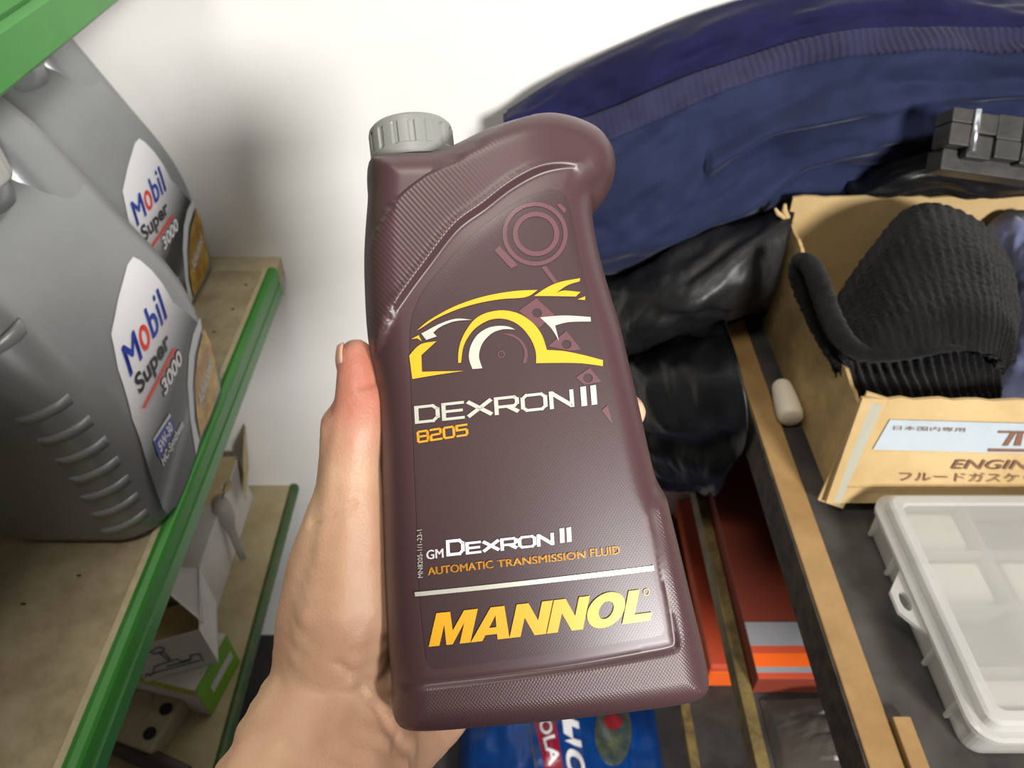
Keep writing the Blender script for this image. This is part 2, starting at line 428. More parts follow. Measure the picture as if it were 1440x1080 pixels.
rings = [RND * (1 - math.cos(k * math.pi / 2 / 11)) for k in range(1, 11)]
p2, tris = tri2d(outl, interior(outl, 0.0011, rings, (band_lo, band_hi, bumpc)))
fy = front_y(p2); sd_ = sdf(p2); fy[sd_ < 2e-6] = 0.0
tb = np.clip(sd_ / RND, 0, 1); by = HD * np.power(1 - np.power(1 - tb, 2.3), 1 / 2.3); by[sd_ < 2e-6] = 0.0
V = [(a, c, b) for (a, b), c in zip(p2, fy)]; n0 = len(V); rim = sd_ < 2e-6; idx = np.arange(n0)
bidx = idx.copy()
for i in range(n0):
    if not rim[i]: bidx[i] = len(V); V.append((p2[i][0], by[i], p2[i][1]))
Ff = [(a, b, c) for a, b, c in tris] + [(int(bidx[c]), int(bidx[b]), int(bidx[a])) for a, b, c in tris]
me = pydata('body', V, Ff)
bm = bmesh.new(); bm.from_mesh(me); bmesh.ops.recalc_face_normals(bm, faces=bm.faces); bm.to_mesh(me); bm.free()
b1, b2, b3 = feats(p2)
ribs = np.zeros(len(V)); kn = np.zeros(len(V))
ribs[:n0] = (b1 > .001) & (b2 < -.0005); ribs[:n0] *= 1 - sstep(p2[:, 0], -.022, .012)
kn[:n0] = sstep(b3, 0, .0006)
for nm, arr in (('ribs', ribs), ('knurl', kn)):
    at = me.attributes.new(nm, 'FLOAT', 'POINT'); at.data.foreach_set('value', arr.astype(np.float32))

def bottle_mat(name, rgb, rough, full=True, knurl_all=0.0):
    m = mat(name, rgb, rough, spec=.5); nt = m.node_tree; b = nt.nodes['Principled BSDF']
    tc = nt.nodes.new('ShaderNodeTexCoord')
    def wave(rot, scale):
        mp = nt.nodes.new('ShaderNodeMapping'); mp.inputs['Rotation'].default_value = (0, rot, 0)
        w = nt.nodes.new('ShaderNodeTexWave'); w.inputs['Scale'].default_value = scale; w.bands_direction = 'X'
        nt.links.new(tc.outputs['Object'], mp.inputs[0]); nt.links.new(mp.outputs[0], w.inputs['Vector']); return w.outputs['Fac']
    def math_(op, a, b_):
        n = nt.nodes.new('ShaderNodeMath'); n.operation = op
        for i, q in enumerate((a, b_)):
            if isinstance(q, (int, float)): n.inputs[i].default_value = q
            else: nt.links.new(q, n.inputs[i])
        return n.outputs[0]
    kn_ = math_('MAXIMUM', wave(math.radians(38), 330), wave(math.radians(-38), 330))
    if full:
        a1 = nt.nodes.new('ShaderNodeAttribute'); a1.attribute_name = 'ribs'; a2 = nt.nodes.new('ShaderNodeAttribute'); a2.attribute_name = 'knurl'
        h = math_('ADD', math_('MULTIPLY', a1.outputs['Fac'], wave(math.radians(35), 210)), math_('MULTIPLY', a2.outputs['Fac'], kn_))
    else: h = math_('MULTIPLY', kn_, knurl_all)
    bp_ = nt.nodes.new('ShaderNodeBump'); bp_.inputs['Strength'].default_value = 0.6; bp_.inputs['Distance'].default_value = 0.00012
    nt.links.new(h, bp_.inputs['Height']); nt.links.new(bp_.outputs[0], b.inputs['Normal'])
    return m
M['maroon'] = bottle_mat('maroon_plastic', (71, 48, 51), 0.40)
M['film'] = bottle_mat('maroon_label_film', (63, 44, 46), 0.36, False, 0.12)
body = blink('body', me, M['maroon'], None, True)

# front label film: a thin sheet on the front face
LAB = [(585, 700), (590, 830), (599, 920), (602, 932), (612, 938), (640, 935), (760, 918), (880, 900), (924, 893), (931, 887), (931, 876), (914, 795), (893, 690), (868, 585), (843, 480), (822, 395),
       (806, 320), (800, 292), (794, 278), (782, 270), (765, 272), (735, 283), (700, 305), (660, 337), (622, 378), (595, 412), (581, 445), (577, 480), (579, 560)]
lab = catmull(bl2(LAB), 420, True)
q2, qt = tri2d(lab, interior(lab, 0.0014, [0.0004]))
yl = front_y(q2) - 0.00045
me = pydata('label', [(a, c, b) for (a, b), c in zip(q2, yl)], [f for f in qt])
for p in me.polygons:
    if p.normal.y > 0: p.flip()
label_o = blink('front_label', me, M['film'], None, True)

def affine_b(p0, p1, ptop, b=None, eps=0.0):
    """map 2D box (x0,x1,y0,y1) so that its bottom-left, bottom-right and top-left land on the pixels p0, p1, ptop"""
    x0, x1, y0, y1 = b
    A, B_, C = [np.array((bl(*q).x, bl(*q).z)) for q in (p0, p1, ptop)]
    def fn(co):
        q = A + (B_ - A) * ((co[0] - x0) / (x1 - x0)) + (C - A) * ((co[1] - y0) / (y1 - y0)); return (q[0], q[1], 0)
    return fn
def bprint(name, bm, m, lift=0.0005, parent=None, slice_=0.004):
    """lay a flat (x, z) shape on the curved label"""
    slice_bm(bm, 0, slice_); slice_bm(bm, 1, slice_ * 2)
    pts = np.array([(v.co.x, v.co.y) for v in bm.verts]); y = front_y(pts) - lift - 0.0004
    for v, yy in zip(bm.verts, y): v.co = Vector((v.co.x, yy, v.co.y))
    me = from_bm(bm, name)
    for p in me.polygons:
        if p.normal.y > 0: p.flip()
    return blink(name, me, m, parent or body)
def bword(me, p0, p1, ptop, m, name='lettering', lift=0.0005):
    b = bounds2(me); bm = merge_meshes([(me, affine_b(p0, p1, ptop, b))]); o = bprint(name, bm, m, lift); return o

def corner_smooth(q, deg=38):
    """round the gentle bends of a closed outline, keep its sharp corners"""
    n = len(q); q = [np.array(p, float) for p in q]; sharp = []
    for i in range(n):
        a, b = q[i] - q[i - 1], q[(i + 1) % n] - q[i]
        c = abs(math.degrees(math.atan2(a[0] * b[1] - a[1] * b[0], a.dot(b))))
        if c > deg: sharp.append(i)
    if not sharp: return [tuple(p) for p in catmull(q, n * 5, True)]
    out = []
    for j, i in enumerate(sharp):
        e = sharp[(j + 1) % len(sharp)]; e = e if e > i else e + n
        run = [q[k % n] for k in range(i, e + 1)]
        out += [tuple(p) for p in (catmull(run, (len(run) - 1) * 5 + 1)[:-1] if len(run) > 2 else [run[0]])]
    return out
def px_loops(loops, smooth=False):
    out = []
    for lp in loops:
        q = bl2(lp); out.append(corner_smooth(q) if smooth else q)
    return loops_mesh(out)
M['yellow'] = mat('yellow_print', (226, 166, 30), 0.4)
M['orange_print'] = mat('amber_print', (214, 148, 30), 0.4)
M['silver'] = mat('silver_foil_print', (206, 206, 192), 0.32, metal=0.35)
M['white_print'] = mat('white_print', (235, 232, 236), 0.4)
M['pink'] = mat('dull_pink_print', (98, 64, 70), 0.35)

def flat_bm(me): 
    bm = bmesh.new(); bm.from_mesh(me); bpy.data.meshes.remove(me); return bm
# car drawing (pixel outlines read off a 4.153x crop)
def cr(pts): return [(560 + x / 4.153, 380 + y / 4.153) for x, y in pts]
car = {
 'roof_line': [(110, 357), (180, 300), (300, 232), (420, 185), (540, 153), (680, 131), (808, 125), (742, 166), (600, 178), (470, 200), (340, 238), (220, 290), (150, 334)],
 'spoiler': [(788, 160), (860, 112), (940, 78), (1055, 56), (1052, 74), (980, 98), (912, 145), (960, 128), (1057, 136), (1030, 162), (900, 160)],
 'spoiler_tip': [(1040, 178), (1085, 160), (1083, 182)],
 'wheel_arch': [(350, 545), (352, 480), (366, 420), (395, 360), (440, 300), (500, 262), (580, 244), (650, 248), (720, 272), (790, 325), (835, 390), (862, 472), (960, 478), (1080, 502), (1188, 530), (1187, 564), (1060, 548), (920, 546), (800, 548), (797, 480), (770, 410), (720, 345), (660, 305), (590, 290), (520, 302), (450, 345), (405, 400), (378, 460), (366, 545)],
 'front_bumper': [(66, 502), (130, 438), (224, 420), (136, 500), (140, 596), (382, 592), (240, 612), (84, 638)],
 'nose': [(78, 406), (120, 384), (138, 418), (112, 402)],
}
for nm, pts in car.items():
    bprint('car_emblem', flat_bm(px_loops([cr(pts)], True)), M['yellow'])
car_s = {
 'headlamp': [(136, 374), (160, 362), (250, 316), (340, 290), (428, 297), (330, 305), (250, 335), (205, 370), (226, 392), (165, 412)],
 'wheel': [(433, 582), (414, 530), (414, 480), (430, 430), (465, 380), (520, 345), (580, 333), (640, 337), (678, 354), (610, 352), (550, 372), (505, 412), (480, 455), (470, 505), (478, 545), (490, 577)],
 'side_vent': [(824, 284), (960, 272), (1115, 280), (1118, 306), (990, 310), (910, 330), (932, 420), (890, 350)],
}
for nm, pts in car_s.items():
    bprint('car_emblem', flat_bm(px_loops([cr(pts)], True)), M['silver'])
# dull pink piston drawing behind the car
def c5(pts): return [(680 + x / 4, 170 + y / 4) for x, y in pts]
def pring(cx, cy, r0x, r0y, r1x, r1y): 
    return [c5(ellipse(cx, cy, r0x, r0y, 40)), c5(ellipse(cx, cy, r1x, r1y, 40))]
bprint('piston_drawing', flat_bm(px_loops(pring(285, 648, 182, 178, 158, 155))), M['pink'], .0004)
bprint('piston_drawing', flat_bm(px_loops(pring(290, 648, 130, 124, 102, 98))), M['pink'], .0004)
bprint('piston_drawing', flat_bm(px_loops([c5([(58, 740), (85, 714), (188, 822), (152, 842)])])), M['pink'], .0004)
bprint('piston_drawing', flat_bm(px_loops([c5([(318, 832), (345, 826), (412, 915), (390, 925)])])), M['pink'], .0004)
bprint('piston_drawing', flat_bm(px_loops([c5([(405, 485), (425, 478), (460, 510), (450, 535)])])), M['pink'], .0004)
for sq in ([(700, 245), (800, 172), (905, 268), (815, 345)], [(868, 450), (975, 360), (1060, 470), (1000, 475)], [(1030, 630), (1110, 575), (1180, 655), (1080, 672)], [(1180, 820), (1215, 790), (1245, 905)]):
    ctr = np.mean(sq, 0); lo = [cr(sq)]
    if sq[0][0] != 1180: lo.append(cr(ellipse(ctr[0], ctr[1], 28, 26, 20)))
    bprint('chain_drawing', flat_bm(px_loops(lo)), M['pink'], .0004)
arc = [(590, 378), (660, 380), (720, 420), (750, 480), (745, 545), (722, 552), (732, 480), (700, 420), (650, 390)]
bprint('wheel_arc', flat_bm(px_loops([cr(arc)], True)), M['pink'], .0004)
bprint('wheel_hub', flat_bm(px_loops([cr(ellipse(598, 497, 22, 21, 24)), cr(ellipse(598, 497, 15, 14, 24))])), M['pink'], .0004)

bword(stroke_mesh('DEXRON', .215, 1.0), (584, 597), (806, 573), (582.5, 571), M['silver'])
bword(stroke_mesh('II', .19), (816, 572), (838, 569), (814, 545), M['silver'])
bword(stroke_mesh('8205', .24), (587, 624), (659, 613), (585.5, 606), M['orange_print'])
bword(text_mesh('GM', 0, bold=.022), (600, 786), (624, 783), (599.5, 773), M['white_print'])
bword(stroke_mesh('D', .26), (628, 782), (654, 779), (627, 758), M['white_print'])
bword(stroke_mesh('EXRON', .27), (655, 779), (778, 765), (654, 761), M['white_print'])
bword(stroke_mesh('II', .22), (786, 762), (802, 760), (785, 742), M['white_print'])
bword(text_mesh('AUTOMATIC', 0, bold=.022), (602, 808), (693, 797), (601, 797), M['orange_print'])
bword(text_mesh('TRANSMISSION', 0, bold=.022), (699, 796.5), (822, 783), (698, 786), M['orange_print'])
bword(text_mesh('FLUID', 0, bold=.022), (828, 782), (870, 777.5), (827, 770.5), M['orange_print'])
bword(text_mesh('MN8205-1/1-23-1'), (595, 811), (593.5, 744), (588, 812), M['silver'])
bprint('silver_line', flat_bm(px_loops([[(583, 832), (917, 794), (918, 801), (584, 838)]])), M['silver'])
# heavy slanted brand lettering
def MN():
    L = {
     'M': ([[(0, 0), (0, 1), (.40, 1), (.60, .42), (.80, 1), (1.2, 1), (1.2, 0), (.89, 0), (.89, .62), (.69, 0), (.51, 0), (.31, .62), (.31, 0)]], 1.23),
     'A': ([[(-.02, 0), (.34, 1), (.74, 1), (1.1, 0), (.76, 0), (.70, .17), (.37, .17), (.31, 0)], [(.43, .38), (.64, .38), (.535, .74)]], 1.1),
     'N': ([[(0, 0), (0, 1), (.34, 1), (.74, .44), (.74, 1), (1.06, 1), (1.06, 0), (.73, 0), (.32, .57), (.32, 0)]], 1.09),
     'O': ([ellipse(.56, .5, .56, .54, 40), ellipse(.56, .5, .22, .27, 32)], 1.14),
     'L': ([[(0, 0), (0, 1), (.33, 1), (.33, .25), (.86, .25), (.86, 0)]], .86)}
    out, x = [], 0
    for ch in 'MANNOL':
        lps, adv = L[ch]; x0 = x
        out.append(loops_mesh([[(x0 + px + .22 * py, py) for px, py in lp] for lp in lps])); x += adv
    return out
mms = MN(); bnds = [bounds2(q) for q in mms]; gb = (0, max(b[1] for b in bnds), 0, 1)
fnA = affine_b((603, 908), (915, 870), (603, 862), gb)
for q in mms: bprint('brand_letter', merge_meshes([(q, fnA)]), M['yellow'], .0006)
bprint('registered_mark', flat_bm(px_loops([ellipse(907, 831, 4.5, 5, 20), ellipse(907, 831, 3.4, 3.9, 20)])), M['orange_print'])

# screw cap: lathe with grip ribs round it
cc = bl(583, 236, 0.0); CR_ = 0.0172; CH = 0.0165
def cap_mesh():
    prof = [(0.0, .86), (.0, .97), (.0025, 1.0), (.0038, .985), (.0045, .965)]
    n = 144; v, f = [], []
    rows = [(-0.0005, .88, 0), (0, .99, 0), (.0012, 1.0, 0), (.0040, 1.0, 0), (.0046, .985, 1), (.0125, .985, 1), (.0133, .985, 0), (.0150, .965, 0), (.0163, .90, 0), (.0166, .80, 0), (.0162, .5, 0), (.0162, .02, 0)]
    for z, r, rib in rows:
        for k in range(n):
            a = 2 * math.pi * k / n; w = 0.0
            if rib: w = -.035 if (k % 9) in (0, 1, 2) else 0.0
            v.append((cc.x + CR_ * (r + w) * math.cos(a), cc.y + CR_ * (r + w) * math.sin(a), cc.z + z))
    for i in range(len(rows) - 1):
        for k in range(n): f.append((i * n + k, i * n + (k + 1) % n, (i + 1) * n + (k + 1) % n, (i + 1) * n + k))
    f.append(tuple(range(n - 1, -1, -1))); f.append(tuple((len(rows) - 1) * n + k for k in range(n)))
    return pydata('cap', v, f)
M['capgrey'] = mat('grey_cap_plastic', (126, 127, 123), 0.42, **{'Subsurface Weight': 0.0})
cap = blink('screw_cap', cap_mesh(), M['capgrey'])
bm = bmesh.new(); tube(bm, [(cc.x, cc.y, cc.z - .02), (cc.x, cc.y, cc.z + .001)], .0148, 48)
blink('neck', from_bm(bm, 'neck'), M['maroon'], None, False)

# ------------------------------------------------------------------ the hand that holds it
def remesh_union(name, parts, voxel, smooth_it, parent, m):
    """parts: chains of (point, radius) grown into one continuous skin"""
    bm = bmesh.new()
    for ch in parts:
        ch = [(Vector(p), r) for p, r in ch]
        for (p, r), (q, s) in zip(ch, ch[1:] if len(ch) > 1 else ch):
            n = max(2, int((q - p).length / (0.30 * min(r, s))) + 1)
            for k in range(n):
                t = k / (n - 1) if n > 1 else 0
                mt = Matrix.Translation(p.lerp(q, t)); bmesh.ops.create_icosphere(bm, subdivisions=2, radius=r + (s - r) * t, matrix=mt)
    me = from_bm(bm, name); o = bpy.data.objects.new(name, me); COL.objects.link(o)
    r_ = o.modifiers.new('r', 'REMESH'); r_.mode = 'VOXEL'; r_.voxel_size = voxel
    s_ = o.modifiers.new('s', 'SMOOTH'); s_.iterations = smooth_it; s_.factor = 0.5
    dg = bpy.context.evaluated_depsgraph_get(); me2 = bpy.data.meshes.new_from_object(o.evaluated_get(dg))
    bpy.data.objects.remove(o); bpy.data.meshes.remove(me)
    return me2
def hb(u, v, y): return bl(u, v, y)
def skin_mat():
    m = mat('skin', (222, 178, 150), 0.48, **{'Subsurface Weight': 0.12}); nt = m.node_tree; b = nt.nodes['Principled BSDF']
    b.inputs['Subsurface Radius'].default_value = (0.006, 0.0025, 0.0015); b.inputs['Subsurface Scale'].default_value = 0.6
    tc = nt.nodes.new('ShaderNodeTexCoord')
    n1 = nt.nodes.new('ShaderNodeTexNoise'); n1.inputs['Scale'].default_value = 45; n1.inputs['Detail'].default_value = 5
    at = nt.nodes.new('ShaderNodeAttribute'); at.attribute_name = 'red'
    add = nt.nodes.new('ShaderNodeMath'); add.operation = 'MULTIPLY_ADD'; add.inputs[1].default_value = .5; 
    nt.links.new(n1.outputs['Fac'], add.inputs[0]); nt.links.new(at.outputs['Fac'], add.inputs[2])
    r = nt.nodes.new('ShaderNodeValToRGB'); e = r.color_ramp.elements
    e[0].position = .12; e[0].color = (*lin((218, 184, 150)), 1); e[1].position = .48; e[1].color = (*lin((198, 152, 124)), 1)
    x = e.new(1.0); x.color = (*lin((184, 114, 94)), 1)
    nt.links.new(add.outputs[0], r.inputs[0])
    dirt = nt.nodes.new('ShaderNodeAttribute'); dirt.attribute_name = 'dirt'
    mx = nt.nodes.new('ShaderNodeMix'); mx.data_type = 'RGBA'; mx.inputs['B'].default_value = (*lin((92, 62, 48)), 1)
    nt.links.new(dirt.outputs['Fac'], mx.inputs['Factor']); nt.links.new(r.outputs[0], mx.inputs['A']); nt.links.new(mx.outputs['Result'], b.inputs['Base Color'])
    n2 = nt.nodes.new('ShaderNodeTexNoise'); n2.inputs['Scale'].default_value = 420; n2.inputs['Detail'].default_value = 3
    n3 = nt.nodes.new('ShaderNodeTexVoronoi'); n3.inputs['Scale'].default_value = 600; n3.feature = 'DISTANCE_TO_EDGE'
    ad2 = nt.nodes.new('ShaderNodeMath'); ad2.operation = 'ADD'; nt.links.new(n2.outputs['Fac'], ad2.inputs[0]); nt.links.new(n3.outputs['Distance'], ad2.inputs[1])
    bp_ = nt.nodes.new('ShaderNodeBump'); bp_.inputs['Strength'].default_value = .25; bp_.inputs['Distance'].default_value = .0006
    for n in (n1, n2, n3): nt.links.new(tc.outputs['Object'], n.inputs['Vector'])
    nt.links.new(ad2.outputs[0], bp_.inputs['Height']); nt.links.new(bp_.outputs[0], b.inputs['Normal'])
    return m
M['skin'] = skin_mat()
hand = [
 # thumb: base of the hand, ball, knuckle, tip
 [(hb(470, 930, .012), .024), (hb(486, 850, .004), .0228), (hb(493, 775, -.001), .0182), (hb(495, 710, -.005), .0146), (hb(496, 655, -.008), .0122), (hb(503, 603, -.010), .0119), (hb(510, 568, -.010), .0110), (hb(505, 528, -.008), .0090), (hb(501, 502, -.006), .0074)],
 [(hb(486, 578, -.009), .0060), (hb(478, 598, -.009), .0078), (hb(474, 640, -.007), .0072), (hb(470, 690, -.004), .0075)],
 [(hb(478, 690, -.005), .0095), (hb(468, 745, -.002), .0125), (hb(456, 800, .003), .0150), (hb(446, 870, .008), .0165), (hb(446, 930, .012), .018)],
 # ball of the thumb running behind the bottle
 [(hb(500, 880, .020), .024), (hb(560, 860, .050), .020), (hb(600, 800, .066), .014)],
 [(hb(480, 960, .014), .024), (hb(520, 930, .030), .024)],
 # palm behind the bottle
 [(hb(540, 940, .050), .020), (hb(600, 820, .070), .0145), (hb(640, 640, .074), .0125)],
 [(hb(580, 960, .055), .018), (hb(640, 820, .072), .0140), (hb(680, 680, .074), .0125)],
 [(hb(600, 985, .052), .019), (hb(680, 860, .072), .0140), (hb(700, 760, .074), .0125)],
 [(hb(605, 985, .046), .020), (hb(690, 890, .070), .0140), (hb(700, 830, .073), .012)],
 # heel of the hand on the little-finger side
 [(hb(470, 1095, .010), .026), (hb(545, 1035, .030), .023), (hb(604, 992, .042), .0195)],
 [(hb(600, 1000, .040), .018), (hb(628, 985, .050), .0135)],
 # wrist and forearm
 [(hb(478, 945, .018), .024), (hb(450, 1000, .010), .0255), (hb(425, 1060, .000), .027), (hb(400, 1120, -.012), .0275), (hb(360, 1230, -.035), .029), (hb(300, 1400, -.060), .033), (BMI @ Vector((-.115, -.06, 1.112)), .040), (BMI @ Vector((-.150, -.165, 1.105)), .041)],
 [(hb(520, 985, .032), .024), (hb(500, 1050, .012), .026), (hb(470, 1110, -.004), .027), (hb(420, 1230, -.030), .029), (hb(350, 1400, -.055), .033)],
 # four fingers round the back, the tip of the first one showing at the right
 [(hb(640, 640, .074), .0125), (hb(700, 590, .076), .0105), (hb(790, 560, .072), .0095), (hb(862, 566, .050), .0088), (hb(882, 578, .024), .0080), (hb(886, 581, .014), .0070)],
 [(hb(680, 680, .074), .0125), (hb(745, 650, .076), .0108), (hb(830, 635, .070), .0098), (hb(880, 650, .050), .0088)],
 [(hb(700, 760, .074), .0125), (hb(765, 740, .076), .0105), (hb(850, 735, .070), .0095), (hb(895, 745, .050), .0085)],
 [(hb(700, 830, .073), .0115), (hb(760, 825, .074), .0092), (hb(835, 825, .070), .0082), (hb(880, 832, .052), .0074)],
]
hme = remesh_union('hand', hand, 0.0016, 7, None, None)
tipP, irP = hb(503, 500, -.014), hb(515, 570, -.018)
red = np.zeros(len(hme.vertices)); dirt = np.zeros(len(hme.vertices))
dspots = [(hb(479, 488, -.008), .0040), (hb(486, 482, -.010), .0036), (hb(470, 575, -.014), .0030), (hb(466, 592, -.012), .0030), (hb(565, 1068, .005), .0018), (hb(600, 1028, .02), .0016)]
crease = [[hb(470, 940, -.02), hb(520, 960, -.005), hb(560, 985, .01)], [hb(500, 985, -.02), hb(540, 1015, -.005), hb(575, 1050, .0)], [hb(565, 1010, .015), hb(560, 1030, .01), hb(580, 1050, .005)], [hb(440, 735, -.01), hb(470, 722, -.02), hb(500, 705, -.012)], [hb(512, 545, -.013), hb(522, 540, -.012), hb(532, 541, -.006)]]
for i, v in enumerate(hme.vertices):
    d = (v.co - tipP).length; d2 = (v.co - irP).length
    red[i] = max(0, .55 * (1 - d / .030)) + max(0, .42 * (1 - d2 / .026)) + .12
    for sp, r in dspots:
        q = (v.co - sp).length
        if q < r * 1.6: dirt[i] = max(dirt[i], 1.0 * (1 - q / (r * 1.6)) * (0.6 + .6 * nz(v.co.x * 900, v.co.y * 900, v.co.z * 900)))
bm = bmesh.new(); bm.from_mesh(hme); bm.normal_update()
for ci, c in enumerate(crease):                      # skin folds at the wrist, ball of the thumb and thumb joint
    # folds are found in front view (x, z), on the side facing the viewer
    for v in bm.verts:
        if v.normal.y > 0.35: continue
        best = 9
        for a, b in zip(c, c[1:]):
            ax, az, bx_, bz_ = a.x, a.z, b.x, b.z
            t = max(0, min(1, ((v.co.x - ax) * (bx_ - ax) + (v.co.z - az) * (bz_ - az)) / ((bx_ - ax) ** 2 + (bz_ - az) ** 2)))
            best = min(best, math.hypot(v.co.x - ax - t * (bx_ - ax), v.co.z - az - t * (bz_ - az)))
        if best < .004: v.co -= v.normal * .0012 * math.exp(-(best / .0013) ** 2)
bm.to_mesh(hme); bm.free()
for nm, arr in (('red', red), ('dirt', np.clip(dirt, 0, 1))):
    at = hme.attributes.new(nm, 'FLOAT', 'POINT'); at.data.foreach_set('value', arr.astype(np.float32))
pr = empty('person', BM @ hb(430, 1060, 0.0), "person's bare left hand and wrist gripping the maroon bottle", 'person')
hme.transform(BM); hand_o = link('hand', hme, M['skin'], pr, True)
# thumb nail: a curved plate on the far left side of the thumb tip
M['nail'] = mat('thumb_nail', (206, 158, 136), 0.3, var=.15, vscale=300)
nb = []
c0, c1 = hb(474.5, 488, -.006), hb(476.5, 526, -.008)
ax_ = (c1 - c0); side = Vector((-.55, -.82, 0)).normalized(); across = ax_.normalized().cross(Vector((-1, -.15, 0))).normalized()
rows_ = []
for t in np.linspace(0, 1, 9):
    row = []
    for s in np.linspace(-1, 1, 9):
        w = .0052 * (1 - .25 * (1 - t) ** 3)
        p = c0 + ax_ * t + across * (w * s) + Vector((1, 0, 0)) * (.0022 * s * s) + Vector((1, 0, 0)) * (.0004 - .0008 * math.sin(t * math.pi))
        row.append(tuple(p))
    rows_.append(row)
G = np.array(rows_)
nme = grid_mesh('thumb_nail', np.array([[tuple(BM @ Vector(p)) for p in r] for r in G]), .0007)
link('thumb_nail', nme, M['nail'], hand_o, True)

def cloth_mat(name, rgb, rgb2, rough=.85, sheen=.3, weave=900, vs=12):
    return mat(name, rgb, rough, rgb2=rgb2, vscale=vs, bump=.25, bscale=weave, spec=.2, bdist=.001, **{'Sheen Weight': sheen, 'Sheen Roughness': .4})

# the rest of the person, standing just behind the camera: this body shades the near shelf
M['jacket_cloth'] = cloth_mat('dark_work_jacket', (44, 46, 52), (32, 34, 38))
M['trouser_cloth'] = cloth_mat('dark_blue_trousers', (40, 46, 62), (30, 34, 46))
M['hair'] = mat('brown_hair', (58, 44, 34), .7, bump=.5, bscale=300)
M['shoe'] = mat('black_shoe', (28, 27, 27), .5)
PX, PY = 0.0, -0.33
def bodypart(name, parts, m, vox, sm, parent=None):
    return link(name, remesh_union(name, parts, vox, sm, None, None), m, parent or pr, True)
def pv(x, y, z): return Vector((PX + x, PY + y, z))
bodypart('jacket', [
 [(pv(-.075, -.01, .92), .105), (pv(-.070, 0, 1.08), .100), (pv(-.080, 0, 1.28), .108), (pv(-.085, 0, 1.36), .085)],
 [(pv(.075, -.01, .92), .105), (pv(.070, 0, 1.08), .100), (pv(.080, 0, 1.28), .108), (pv(.085, 0, 1.36), .085)],
 [(pv(0, .005, .92), .11), (pv(0, .005, 1.1), .105), (pv(0, .01, 1.3), .112), (pv(0, 0, 1.40), .075)],
 [(pv(-.10, 0, 1.40), .065), (pv(-.185, 0, 1.385), .062), (pv(-.205, .03, 1.26), .055), (pv(-.175, .13, 1.115), .052), (pv(-.150, .165, 1.105), .050), (pv(-.125, .235, 1.110), .049)],
 [(pv(.10, 0, 1.40), .065), (pv(.185, 0, 1.385), .062), (pv(.225, -.02, 1.24), .054), (pv(.235, -.03, 1.11), .050), (pv(.205, .05, .97), .047), (pv(.165, .09, .90), .046)],
 [(pv(0, -.005, 1.43), .066), (pv(0, 0, 1.475), .060)]], M['jacket_cloth'], .008, 6)
bodypart('trousers', [
 [(pv(-.08, 0, .93), .10), (pv(-.095, 0, .82), .092), (pv(-.10, .01, .50), .066), (pv(-.105, 0, .12), .052), (pv(-.105, 0, .075), .056)],
 [(pv(.08, 0, .93), .10), (pv(.095, 0, .82), .092), (pv(.10, .01, .50), .066), (pv(.105, 0, .12), .052), (pv(.105, 0, .075), .056)],
 [(pv(0, 0, .93), .10), (pv(0, 0, .88), .09)]], M['trouser_cloth'], .008, 5)
for sx in (-1, 1):
    bodypart('shoe', [[(pv(sx * .105, -.05, .042), .040), (pv(sx * .108, .06, .038), .036), (pv(sx * .115, .15, .032), .031)]], M['shoe'], .006, 3)
hd = bodypart('head', [
 [(pv(0, 0, 1.46), .052), (pv(0, .005, 1.53), .052), (pv(0, .02, 1.58), .066), (pv(0, .005, 1.64), .079), (pv(0, -.015, 1.655), .082)],
 [(pv(0, .062, 1.545), .026), (pv(0, .060, 1.575), .034), (pv(-.02, .050, 1.60), .034)], [(pv(.02, .050, 1.60), .034), (pv(0, .055, 1.66), .036)],
 [(pv(0, .088, 1.635), .008), (pv(0, .100, 1.605), .0115)], [(pv(-.008, .092, 1.602), .0085), (pv(.008, .092, 1.602), .0085)],
 [(pv(-.016, .087, 1.571), .0065), (pv(.016, .087, 1.571), .0065)],
 [(pv(-.080, -.005, 1.635), .012), (pv(-.078, -.002, 1.60), .009)], [(pv(.080, -.005, 1.635), .012), (pv(.078, -.002, 1.60), .009)]], M['skin'], .004, 3)
for sx in (-1, 1):
    bm = bmesh.new(); bmesh.ops.create_uvsphere(bm, u_segments=16, v_segments=10, radius=.0115, matrix=Matrix.Translation(pv(sx * .031, .078, 1.635))); link('eye', from_bm(bm, 'eye'), M['white_print'], hd, True)
bodypart('hair', [[(pv(0, -.03, 1.665), .086), (pv(0, -.035, 1.60), .074)], [(pv(0, .03, 1.71), .050), (pv(0, -.02, 1.70), .066)]], M['hair'], .006, 3, hd)

